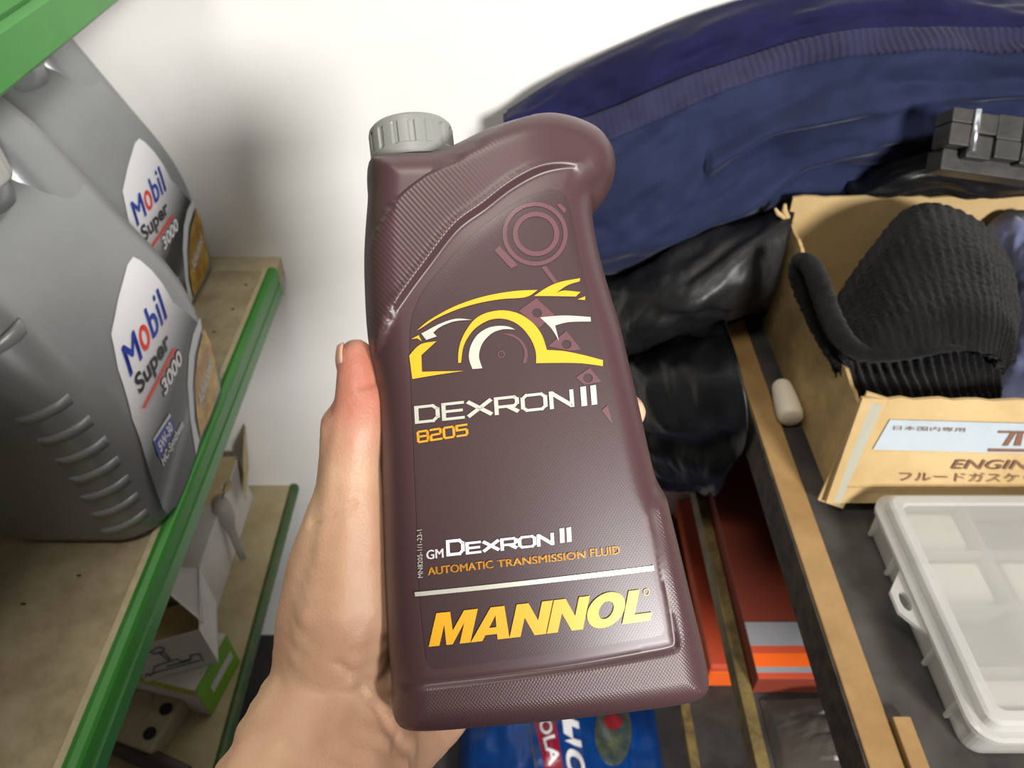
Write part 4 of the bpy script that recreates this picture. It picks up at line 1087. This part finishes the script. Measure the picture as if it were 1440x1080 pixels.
br2 = catmull([P(1126, 366, y=.548), P(1120, 380, y=.540), P(1127, 405, y=.528), P(1142, 438, y=.510), P(1158, 470, y=.492), P(1175, 498, y=.476), P(1192, 522, y=.464), P(1206, 545, y=.458)], 50)
tube(bm, br2, [.0062 + .0018 * math.sin(math.pi * i / 49) + .0004 * math.sin(i * 2.3) for i in range(50)], 16)
for v in bm.verts: v.co += Vector((nz(v.co.x * 300, v.co.y * 300, v.co.z * 300), nz(v.co.y * 310, v.co.z * 290, 2), nz(v.co.z * 300, v.co.x * 300, 5))) * .0012
link('brim', from_bm(bm, 'brim'), M['knit'], hat, True)
# ribbed cuff hanging down inside the front
knit('cuff', [
 prow([(1172, 488), (1215, 500), (1265, 500), (1315, 496), (1360, 490), (1395, 490)], [.478, .470, .466, .466, .470, .476]),
 prow([(1178, 512), (1220, 524), (1268, 524), (1318, 520), (1362, 514), (1400, 510)], [.466, .456, .452, .452, .458, .466]),
 prow([(1186, 540), (1225, 548), (1270, 550), (1320, 548), (1366, 544), (1405, 540)], [.456, .445, .440, .440, .446, .456]),
 prow([(1196, 570), (1230, 578), (1272, 582), (1322, 582), (1368, 580), (1405, 576)], [.452, .440, .434, .434, .440, .452])],
 220, 40, 17, .0018, .008)
M['greycloth'] = cloth_mat('lavender_grey_cloth', (120, 126, 160), (82, 86, 116))
gc = bulge_cloth('grey_cloth', [
 prow([(1395, 345), (1425, 325), (1470, 320), (1540, 330)], .60),
 prow([(1400, 420), (1440, 400), (1490, 390), (1550, 400)], [.57, .54, .53, .54]),
 prow([(1395, 500), (1435, 490), (1490, 480), (1550, 480)], [.53, .50, .49, .50]),
 prow([(1370, 560), (1420, 555), (1480, 550), (1550, 550)], [.48, .465, .46, .465]),
 prow([(1365, 590), (1415, 595), (1480, 595), (1550, 590)], [.45, .44, .44, .44])], 50, 50, .006, 4, M['greycloth'], None, 5.5, yb=.625, folds=((.2, .3, .9, .5, .05, -.008), (.1, .7, .8, .8, .05, -.007)))
tag(gc, 'lavender grey cloth stuffed in the box at the right of the knit hat', 'cloth')

# white plastic cap between the timber edge and the box
bm = bmesh.new()
w0, w1 = P(1098, 540, z=RB + .012), P(1113, 590, z=RB + .012)
tube(bm, [w0 + (w1 - w0) * t for t in (-.02, 0, .05, .12, .3, .6, .85, .95, 1.0)], [.004, .007, .0088, .0095, .0105, .0115, .0118, .0110, .008], 24)
M['whiteplastic'] = mat('white_plastic', (222, 212, 192), .45)
tag(link('bottle_stopper', from_bm(bm, 'bottle_stopper'), M['whiteplastic'], None, True), 'small white plastic stopper on the shelf beside the cardboard box', 'stopper')

# ------------------------------------------------------------------ black blocky clamp on the heap
M['blackplastic'] = mat('dusty_black_plastic', (64, 62, 58), .42, rgb2=(44, 43, 42), vscale=40)
M['bolt'] = mat('bright_steel', (210, 214, 222), .25, metal=.9)
cl = empty('plastic_clamp', P(1390, 240, y=.60), 'blocky black plastic clamp lying on the navy jacket at right', 'clamp')
clM = Matrix.Translation(P(1385, 205, y=.605)) @ Matrix.Rotation(math.radians(8), 4, 'Y') @ Matrix.Rotation(math.radians(-38), 4, 'X')
def cbx(name, lo, hi, m='blackplastic', bev=.0012):
    return box(name, lo, hi, M[m], cl, bev, clM)
cbx('jaw', (-.040, -.012, -.006), (-.022, .012, .012)); cbx('jaw', (-.040, -.012, .0125), (-.022, .012, .024))
cbx('bridge', (-.022, -.010, -.014), (.000, .010, .005))
cbx('block', (-.016, -.013, .0055), (.000, .013, .022)); cbx('block', (.0015, -.011, .004), (.024, .013, .024)); cbx('block', (.0015, -.012, -.012), (.024, .012, .0035)); cbx('block', (.0255, -.011, -.014), (.055, .013, .024))
cbx('base', (-.036, .0, -.024), (.055, .022, -.006))
bm = bmesh.new(); tube(bm, [clM @ Vector((-.0195, -.013, -.010)), clM @ Vector((-.0195, -.013, .024))], .0028, 12); link('bolt', from_bm(bm, 'bolt'), M['bolt'], cl, True)
bm = bmesh.new(); tube(bm, [clM @ Vector((.027, -.014, -.012)), clM @ Vector((.027, -.014, .006))], .0028, 12); link('bolt', from_bm(bm, 'bolt'), M['bolt'], cl, True)
sc_ = bulge_cloth('black_scarf', [
 prow([(1215, 262), (1270, 235), (1330, 222), (1400, 225), (1480, 235)], [.66, .645, .64, .64, .64]),
 prow([(1205, 275), (1265, 255), (1330, 245), (1400, 250), (1480, 258)], [.645, .63, .625, .625, .625]),
 prow([(1200, 288), (1265, 275), (1330, 272), (1400, 275), (1480, 282)], [.645, .637, .636, .636, .636]),
 prow([(1205, 300), (1265, 290), (1330, 288), (1400, 290), (1480, 296)], [.66, .655, .655, .655, .655])], 60, 30, .004, 4, M['black_soft'], None, 3.3)
tag(sc_, 'black folded cloth under the clamp along the back of the cardboard box', 'cloth')

# ------------------------------------------------------------------ clear plastic organiser in front of the box
def pp_mat(name, rgb, fac, rough=.25):
    m = bpy.data.materials.new(name); m.use_nodes = True; nt = m.node_tree; nt.nodes.clear()
    o = nt.nodes.new('ShaderNodeOutputMaterial'); pr_ = nt.nodes.new('ShaderNodeBsdfPrincipled'); tr = nt.nodes.new('ShaderNodeBsdfTransparent'); tl = nt.nodes.new('ShaderNodeBsdfTranslucent')
    c = (*lin(rgb), 1); pr_.inputs['Base Color'].default_value = c; pr_.inputs['Roughness'].default_value = rough; tl.inputs[0].default_value = c
    tr.inputs[0].default_value = (.93, .94, .95, 1)
    m1 = nt.nodes.new('ShaderNodeMixShader'); m1.inputs[0].default_value = .4; m2 = nt.nodes.new('ShaderNodeMixShader'); m2.inputs[0].default_value = fac
    nt.links.new(pr_.outputs[0], m1.inputs[1]); nt.links.new(tl.outputs[0], m1.inputs[2]); nt.links.new(m1.outputs[0], m2.inputs[1]); nt.links.new(tr.outputs[0], m2.inputs[2]); nt.links.new(m2.outputs[0], o.inputs[0])
    return m
M['pp'] = pp_mat('cloudy_clear_plastic', (224, 222, 216), .60)
M['pp2'] = pp_mat('cloudy_plastic_rim', (224, 223, 219), .36)
OX0, OX1, OY0, OY1, OH = .288, .560, .190, .372, .040
og = empty('parts_organiser', ((OX0 + OX1) / 2, (OY0 + OY1) / 2, RB), 'cloudy clear plastic organiser case in front of the cardboard box', 'organiser')
def rr_ring(x0, x1, y0, y1, r, z, n=8):
    out = []
    for cx, cy, a0 in ((x1 - r, y0 + r, -90), (x1 - r, y1 - r, 0), (x0 + r, y1 - r, 90), (x0 + r, y0 + r, 180)):
        for k in range(n): a = math.radians(a0 + 90 * k / (n - 1)); out.append((cx + r * math.cos(a), cy + r * math.sin(a), z))
    return out
def rr_shell(name, rings_, m, parent, cap_lo=True, cap_hi=True, smooth=False):
    v, f = [], []; n = len(rings_[0])
    for r in rings_: v += r
    for i in range(len(rings_) - 1):
        for k in range(n): f.append((i * n + k, i * n + (k + 1) % n, (i + 1) * n + (k + 1) % n, (i + 1) * n + k))
    if cap_lo: f.append(tuple(range(n - 1, -1, -1)))
    if cap_hi: f.append(tuple((len(rings_) - 1) * n + k for k in range(n)))
    return link(name, pydata(name, v, f), m, parent, smooth)
def rr_(i, z, r=.012): return rr_ring(OX0 + i, OX1 - i, OY0 + i, OY1 - i, r - min(i, .006), z)
rr_shell('tray', [rr_(.003, RB + .0005), rr_(.0, RB + .004), rr_(-.001, RB + .026), rr_(-.004, RB + .0262), rr_(-.004, RB + .0278), rr_(.0015, RB + .0278), rr_(.0015, RB + .004), rr_(.0045, RB + .002)], M['pp'], og, True, True)
rr_shell('lid', [rr_(-.004, RB + .0282), rr_(-.0045, RB + .031), rr_(-.002, RB + .0322), rr_(.002, RB + .0322), rr_(.0026, RB + .0395), rr_(.005, RB + .041), rr_(.011, RB + .041), rr_(.012, RB + .0388), rr_(.012, RB + .0376), rr_(.005, RB + .0376), rr_(.0012, RB + .030), rr_(-.003, RB + .0284)], M['pp2'], og, False, False)
rr_shell('lid_window', [rr_(.0115, RB + .0376), rr_(.0115, RB + .0389)], M['pp'], og)
for k in range(1, 4):
    box('divider', (OX0 + .003, OY0 + k * (OY1 - OY0) / 4 - .0006, RB + .0021), (OX1 - .003, OY0 + k * (OY1 - OY0) / 4 + .0006, RB + .027), M['pp'], og)
for k in range(1, 4):
    box('divider', (OX0 + k * .068 - .0006, OY0 + .003, RB + .0021), (OX0 + k * .068 + .0006, OY1 - .003, RB + .027), M['pp2'], og)
for k in range(5):
    yy = OY0 + .022 + k * .036; box('side_rib', (OX0 - .0035, yy, RB + .004), (OX0 - .0002, yy + .003, RB + .026), M['pp2'], og, .0005)
# hanging tab with a hole
def tab():
    yc = P(1268, 838, z=RB + .027).y
    lo = [(OX0 - .0035, yc - .030), (OX0 - .017, yc - .012), (OX0 - .017, yc + .004), (OX0 - .0035, yc + .022)]
    me = loops_mesh([lo, ellipse(OX0 - .0095, yc - .004, .0035, .008, 20)])
    bm = flat_bm(me); g = bmesh.ops.extrude_face_region(bm, geom=bm.faces[:]); 
    for e in g['geom']:
        if isinstance(e, bmesh.types.BMVert): e.co.z += .0035
    for v in bm.verts: v.co.z += RB + .0235
    bmesh.ops.recalc_face_normals(bm, faces=bm.faces); return from_bm(bm, 'hanging_tab')
link('hanging_tab', tab(), M['pp2'], og)
rs = random.Random(11)
M['sponge'] = mat('white_packets', (226, 222, 208), .7, var=.1, vscale=40)
M['greypart'] = mat('grey_small_parts', (120, 122, 126), .5, var=.3, vscale=80)
for cx in range(2):
    for cy in range(4):
        x, y = OX0 + .006 + cx * .068, OY0 + .005 + cy * (OY1 - OY0) / 4
        if (cx + cy) % 3 == 1:
            box('packet', (x + .006, y + .006, RB + .0022), (x + .045, y + .033, RB + .010), M['greypart'], og, .002)
        else: box('packet', (x + .004, y + .004, RB + .0022), (x + .055, y + .036, RB + .020), M['sponge'], og, .003)

# ------------------------------------------------------------------ things on the two lower boards of the rack
M['redbox'] = mat('dull_red_card', (128, 52, 34), .6, var=.15, vscale=12)
M['orange'] = mat('bright_orange_plastic', (244, 104, 34), .4)
M['greyband'] = mat('grey_card_band', (150, 150, 154), .5, var=.1)
M['redband'] = mat('brick_red_band', (196, 78, 48), .5)
S2, S3 = EYE - .738, EYE - 1.008
rb = empty('red_carton', (.34, .5, S2), 'flat dull red carton with grey and orange stripes under the timber shelf', 'carton')
RT = S2 + .030
box('carton_body', (.2385, .338, S2 + .0005), (.43, .69, RT), M['redbox'], rb, .001)
for ya, yb_, mm in ((.398, .372, 'greyband'), (.372, .364, 'redband'), (.364, .350, 'orange'), (.350, .344, 'greyband'), (.344, .3385, 'redband')):
    box('end_stripe', (.2388, yb_, RT + .0001), (.4296, ya, RT + .0010), M[mm], rb)
ob = empty('orange_case', (.31, .6, S3), 'bright orange plastic case on the lowest rack board', 'case')
box('case_body', (.262, .470, S3 + .0005), (.40, .745, S3 + .045), M['orange'], ob, .004, smooth=False)
box('case_lid', (.260, .468, S3 + .0455), (.402, .747, S3 + .062), M['redband'], ob, .004)
box('dark_strap', (.2585, .50, S3 + .020), (.2615, .73, S3 + .034), M['black'], ob, .0008)
# crumpled clear bag at the front of the second board
G = np.zeros((26, 26, 3))
for j in range(26):
    for i in range(26):
        s, t = i / 25, j / 25; e = math.sin(math.pi * min(1, max(0, s))) * math.sin(math.pi * t)
        G[j, i] = (.245 + .15 * s, .258 + .072 * t, S2 + .002 + .035 * e ** .6 + .012 * abs(nz(s * 5, t * 5, 1)) * e + .005 * nz(s * 14, t * 14, 4) * e)
Bk = G.copy(); Bk[..., 2] = S2 + .0008
M['clearbag'] = pp_mat('grey_clear_bag', (120, 112, 104), .55, .15)
tag(link('plastic_bag', grid_mesh('plastic_bag', G, back=Bk), M['clearbag'], None, False), 'crumpled clear plastic bag in front of the red carton', 'bag')

# ------------------------------------------------------------------ blue printed bag standing on the floor
M['bluebag'] = mat('glossy_blue_bag', (14, 66, 134), .28, rgb2=(8, 50, 112), vscale=9, bump=.15, bscale=14, bdist=.01)
M['crimson'] = mat('crimson_print', (140, 22, 46), .35)
M['olive'] = mat('olive_print', (88, 92, 62), .4, rgb2=(52, 66, 74), vscale=60)
M['red_seal'] = mat('red_print_dark', (150, 36, 44), .4)
bb = empty('blue_bag', (.08, .52, 0), 'glossy blue plastic bag with white and red lettering below the bottle', 'bag')
BAG = (-.095, .262, .30, .72); BTOP = .135
def bag_z(x, y):
    s, t = (x - BAG[0]) / (BAG[1] - BAG[0]), (y - BAG[2]) / (BAG[3] - BAG[2])
    s, t = min(1, max(0, s)), min(1, max(0, t)); e = (4 * s * (1 - s)) ** .35 * (4 * t * (1 - t)) ** .35
    return BTOP * e + .010 * nz(x * 22, y * 16, 2) * e + .004 * nz(x * 60, y * 40, 5) * e
G = np.array([[(BAG[0] + (BAG[1] - BAG[0]) * s, BAG[2] + (BAG[3] - BAG[2]) * t, max(.002, bag_z(BAG[0] + (BAG[1] - BAG[0]) * s, BAG[2] + (BAG[3] - BAG[2]) * t))) for s in np.linspace(0, 1, 60)] for t in np.linspace(0, 1, 70)])
Bk = G.copy(); Bk[..., 2] = .001
bagb = link('bag_body', grid_mesh('bag_body', G, back=Bk), M['bluebag'], bb, True)
def bagp(u, v):
    z = BTOP
    for _ in range(10):
        p = P(u, v, z=z); z = bag_z(p.x, p.y)
    return p
def bag_print(name, bm, m, lift):
    slice_bm(bm, 0, .006); slice_bm(bm, 1, .006)
    for v in bm.verts: v.co.z = bag_z(v.co.x, v.co.y) + lift
    return link(name, from_bm(bm, name), m, bagb)
def bag_loop(name, pts, m, lift=.0015):
    return bag_print(name, flat_bm(loops_mesh([[tuple(bagp(*p))[:2] for p in pts]])), m, lift)
def bag_word(s, p0, p1, ptop, m, shear=0, lift=.003):
    me = text_mesh(s, .02, shear); b = bounds2(me); a0, a1, a2 = bagp(*p0), bagp(*p1), bagp(*ptop)
    return bag_print('lettering', merge_meshes([(me, lambda co: a0 + (a1 - a0) * ((co[0] - b[0]) / (b[1] - b[0])) + (a2 - a0) * ((co[1] - b[2]) / (b[3] - b[2])))]), m, lift)
bag_loop('red_stripe', [(735, 950), (768, 950), (793, 1090), (768, 1090)], M['crimson'])
bag_word('KOLA', (752, 995), (772, 1079), (768, 990), M['white_print'])
bag_word('анс', (784, 975), (800, 1100), (806, 972), M['white_print'], .3)
bag_loop('emblem', ellipse(862, 1030, 26, 48, 24), M['olive'])
bag_loop('seal', ellipse(862, 1016, 13, 11, 20), M['red_seal'], .003)
bag_loop('thin_line', [(739, 1000), (741, 1000), (755, 1085), (753, 1085)], M['olive'])

# ------------------------------------------------------------------ small things on the low shelf at the left
M['paper'] = mat('white_carton', (204, 200, 194), .7, var=.1, vscale=30, bump=.05, bscale=60)
M['kraft'] = mat('tan_card', (196, 176, 132), .75, var=.15, vscale=40)
M['lime'] = mat('lime_green_card', (120, 172, 40), .5, var=.1, vscale=40)
M['yellowgreen'] = mat('yellow_green_edge', (176, 180, 70), .55)
M['pencil'] = mat('black_line_print', (52, 50, 52), .6)
M['darkhole'] = mat('hole_shade', (28, 24, 22), .8)
# white carton under the wall with an open tan end
ca = empty('white_carton', (-.46, .64, TZ), 'white carton against the wall with a tan open flap and a punched hole', 'carton')
box('carton_body', (-.54, .53, TZ + .0005), (-.402, .735, TZ + .095), M['paper'], ca, .0015)
panel('open_flap', [(-.402, .752, TZ + .055), (-.392, .69, TZ + .050), (-.375, .695, TZ + .135), (-.385, .752, TZ + .145)], .0015, M['kraft'], ca)
hc = P(318, 684, z=TZ + .099)
me = loops_mesh([[(-.455, hc.y - .03), (-.404, hc.y - .03), (-.404, .733), (-.455, .733)], ellipse(hc.x, hc.y, .0085, .0085, 24)])
bm = flat_bm(me); g = bmesh.ops.extrude_face_region(bm, geom=bm.faces[:])
for e in g['geom']:
    if isinstance(e, bmesh.types.BMVert): e.co.z += .003
for v in bm.verts: v.co.z += TZ + .0955
bmesh.ops.recalc_face_normals(bm, faces=bm.faces); link('punched_plate', from_bm(bm, 'punched_plate'), M['kraft'], ca)
# grey funnel leaning on it
bm = bmesh.new(); f0, f1 = P(308, 704, z=EYE - .822), P(342, 785, z=TZ + .007)
fd = f1 - f0
tube(bm, [f0 + fd * t for t in (0, .12, .3, .42, .5, .75, 1.0)], [.008, .013, .0125, .008, .0060, .0054, .0050], 20)
M['funnel'] = mat('grey_funnel_plastic', (150, 147, 140), .5)
fo = link('small_funnel', from_bm(bm, 'small_funnel'), M['funnel'], None, True); tag(fo, 'small grey funnel with a thin stem leaning on the white carton', 'funnel')
# green ended carton
g0, g1 = Vector((-.369, .397, TZ)), Vector((-.352, .468, TZ)); gd = (g1 - g0).normalized(); gl = Vector((-gd.y, gd.x, 0))
ce = empty('green_carton', g0.lerp(g1, .5), 'white carton with a lime green end at the bottom of the small stack', 'carton')
L_, H_ = (g1 - g0).length, .068
mt = Matrix(((gl.x, gd.x, 0, g0.x), (gl.y, gd.y, 0, g0.y), (0, 0, 1, TZ + .0005), (0, 0, 0, 1)))
box('carton_body', (.0012, 0, 0), (.15, L_, H_), M['paper'], ce, .0008, mt)
box('green_end', (-.0002, .0003, .0003), (.0011, L_ - .0003, H_ - .0003), M['lime'], ce, 0, mt)
box('white_stripe', (-.0008, L_ * .25, H_ * .38), (-.0003, L_ * .9, H_ * .58), M['paper'], ce, 0, mt)
box('top_edge', (.003, -.0006, H_ - .016), (.148, -.0001, H_ - .001), M['yellowgreen'], ce, 0, mt)
# open white carton with line drawing, lying on the green one
w0_, w1_ = Vector((-.432, .407, TZ + H_ + .001)), Vector((-.352, .432, TZ + H_ + .001)); wd = (w1_ - w0_).normalized(); wn = Vector((-wd.y, wd.x, 0))
mw = Matrix(((wd.x, wn.x, 0, w0_.x), (wd.y, wn.y, 0, w0_.y), (0, 0, 1, w0_.z), (0, 0, 0, 1)))
op = empty('open_carton', w0_.lerp(w1_, .5), 'open white carton printed with a line drawing on top of the green-ended carton', 'carton')
WL, WD, WH = (w1_ - w0_).length, .085, .058
def mwp(name, quad, th, m=M['paper']): return panel(name, [mw @ Vector(q) for q in quad], th, m, op)
fw = mwp('front_panel', [(0, 0, 0), (WL, 0, 0), (WL - .008, .012, WH), (.008, .012, WH)], .001)
mwp('bottom_panel', [(0, 0, .0012), (WL, 0, .0012), (WL, WD, .0012), (0, WD, .0012)], .001)
mwp('side_panel', [(WL, 0, 0), (WL, WD, 0), (WL, WD, WH + .02), (WL - .006, .012, WH)], .001)
mwp('side_panel', [(0, WD, 0), (0, 0, 0), (.006, .012, WH), (0, WD, WH)], .001)
mwp('back_panel', [(WL, WD, 0), (0, WD, 0), (0, WD, WH), (WL, WD, WH + .02)], .001)
mwp('open_flap', [(WL - .001, .02, WH - .002), (WL - .001, WD, WH + .018), (WL - .040, WD - .005, WH + .048), (WL - .028, .045, WH + .034)], .001)
box('inner_block', (.012, .02, .0015), (WL - .014, .07, .036), M['kraft'], op, .001, mw)
def wline(pts, w=.0011):
    bm = bmesh.new()
    for (a, b), (c, d) in zip(pts, pts[1:]):
        f = lambda x, z: mw @ Vector((x, .012 * z / WH - .0012, z))
        tube(bm, [f(a, b), f(c, d)], w * .5, 5)
    return link('line_drawing', from_bm(bm, 'line_drawing'), M['pencil'], fw)
wline([(.020, .046), (.030, .050), (.036, .046), (.032, .041), (.024, .041), (.020, .046)]); wline([(.029, .041), (.034, .026), (.037, .026), (.033, .041)])
wline([(.014, .012), (.018, .022), (.044, .024), (.046, .018), (.058, .018), (.058, .024), (.068, .023), (.069, .010)]); wline([(.014, .012), (.066, .012)]); wline([(.030, .017), (.056, .016)])
wline([(.004, .010), (.007, .013), (.010, .009), (.013, .012)], .0014)
# beige socket with two holes, and a dark tube, nearest the viewer
M['beigeplastic'] = mat('beige_plastic', (170, 158, 132), .55, var=.15, vscale=40)
sk0 = P(215, 1010, z=TZ + .03)
sk = empty('wall_socket', (sk0.x, sk0.y, TZ), 'beige plastic socket with two dark holes beside the dark tube', 'socket')
ms = Matrix.Translation((sk0.x, sk0.y, TZ)) @ Matrix.Rotation(math.radians(-18), 4, 'Z')
box('socket_body', (-.10, -.034, .0005), (.022, .030, .030), M['beigeplastic'], sk, .003, ms)
for yy in (-.016, .014):
    bm = bmesh.new(); tube(bm, [ms @ Vector((.008, yy, .0295)), ms @ Vector((.008, yy, .0312))], .0075, 24); link('hole_disc', from_bm(bm, 'hole_disc'), M['darkhole'], sk)  # solid dark discs paint the shade inside the holes
bm = bmesh.new()
ring = [ms @ Vector((-.028 + .018 * math.cos(a), .004 + .022 * math.sin(a), .0303)) for a in np.linspace(0, 2 * math.pi, 30)]
tube(bm, ring, .0009, 6, False); link('raised_ring', from_bm(bm, 'raised_ring'), M['beigeplastic'], sk, True)
bm = bmesh.new(); d0_, d1_ = P(150, 1040, z=TZ + .012), P(262, 1092, z=TZ + .012)
tube(bm, [d0_, d0_.lerp(d1_, .02), d0_.lerp(d1_, .98), d1_], [.009, .0115, .0115, .009], 20)
M['darktube'] = mat('dark_brown_rubber', (58, 48, 40), .6)
tag(link('rubber_tube', from_bm(bm, 'rubber_tube'), M['darktube'], None, True), 'short dark brown rubber tube lying on the low shelf', 'tube')
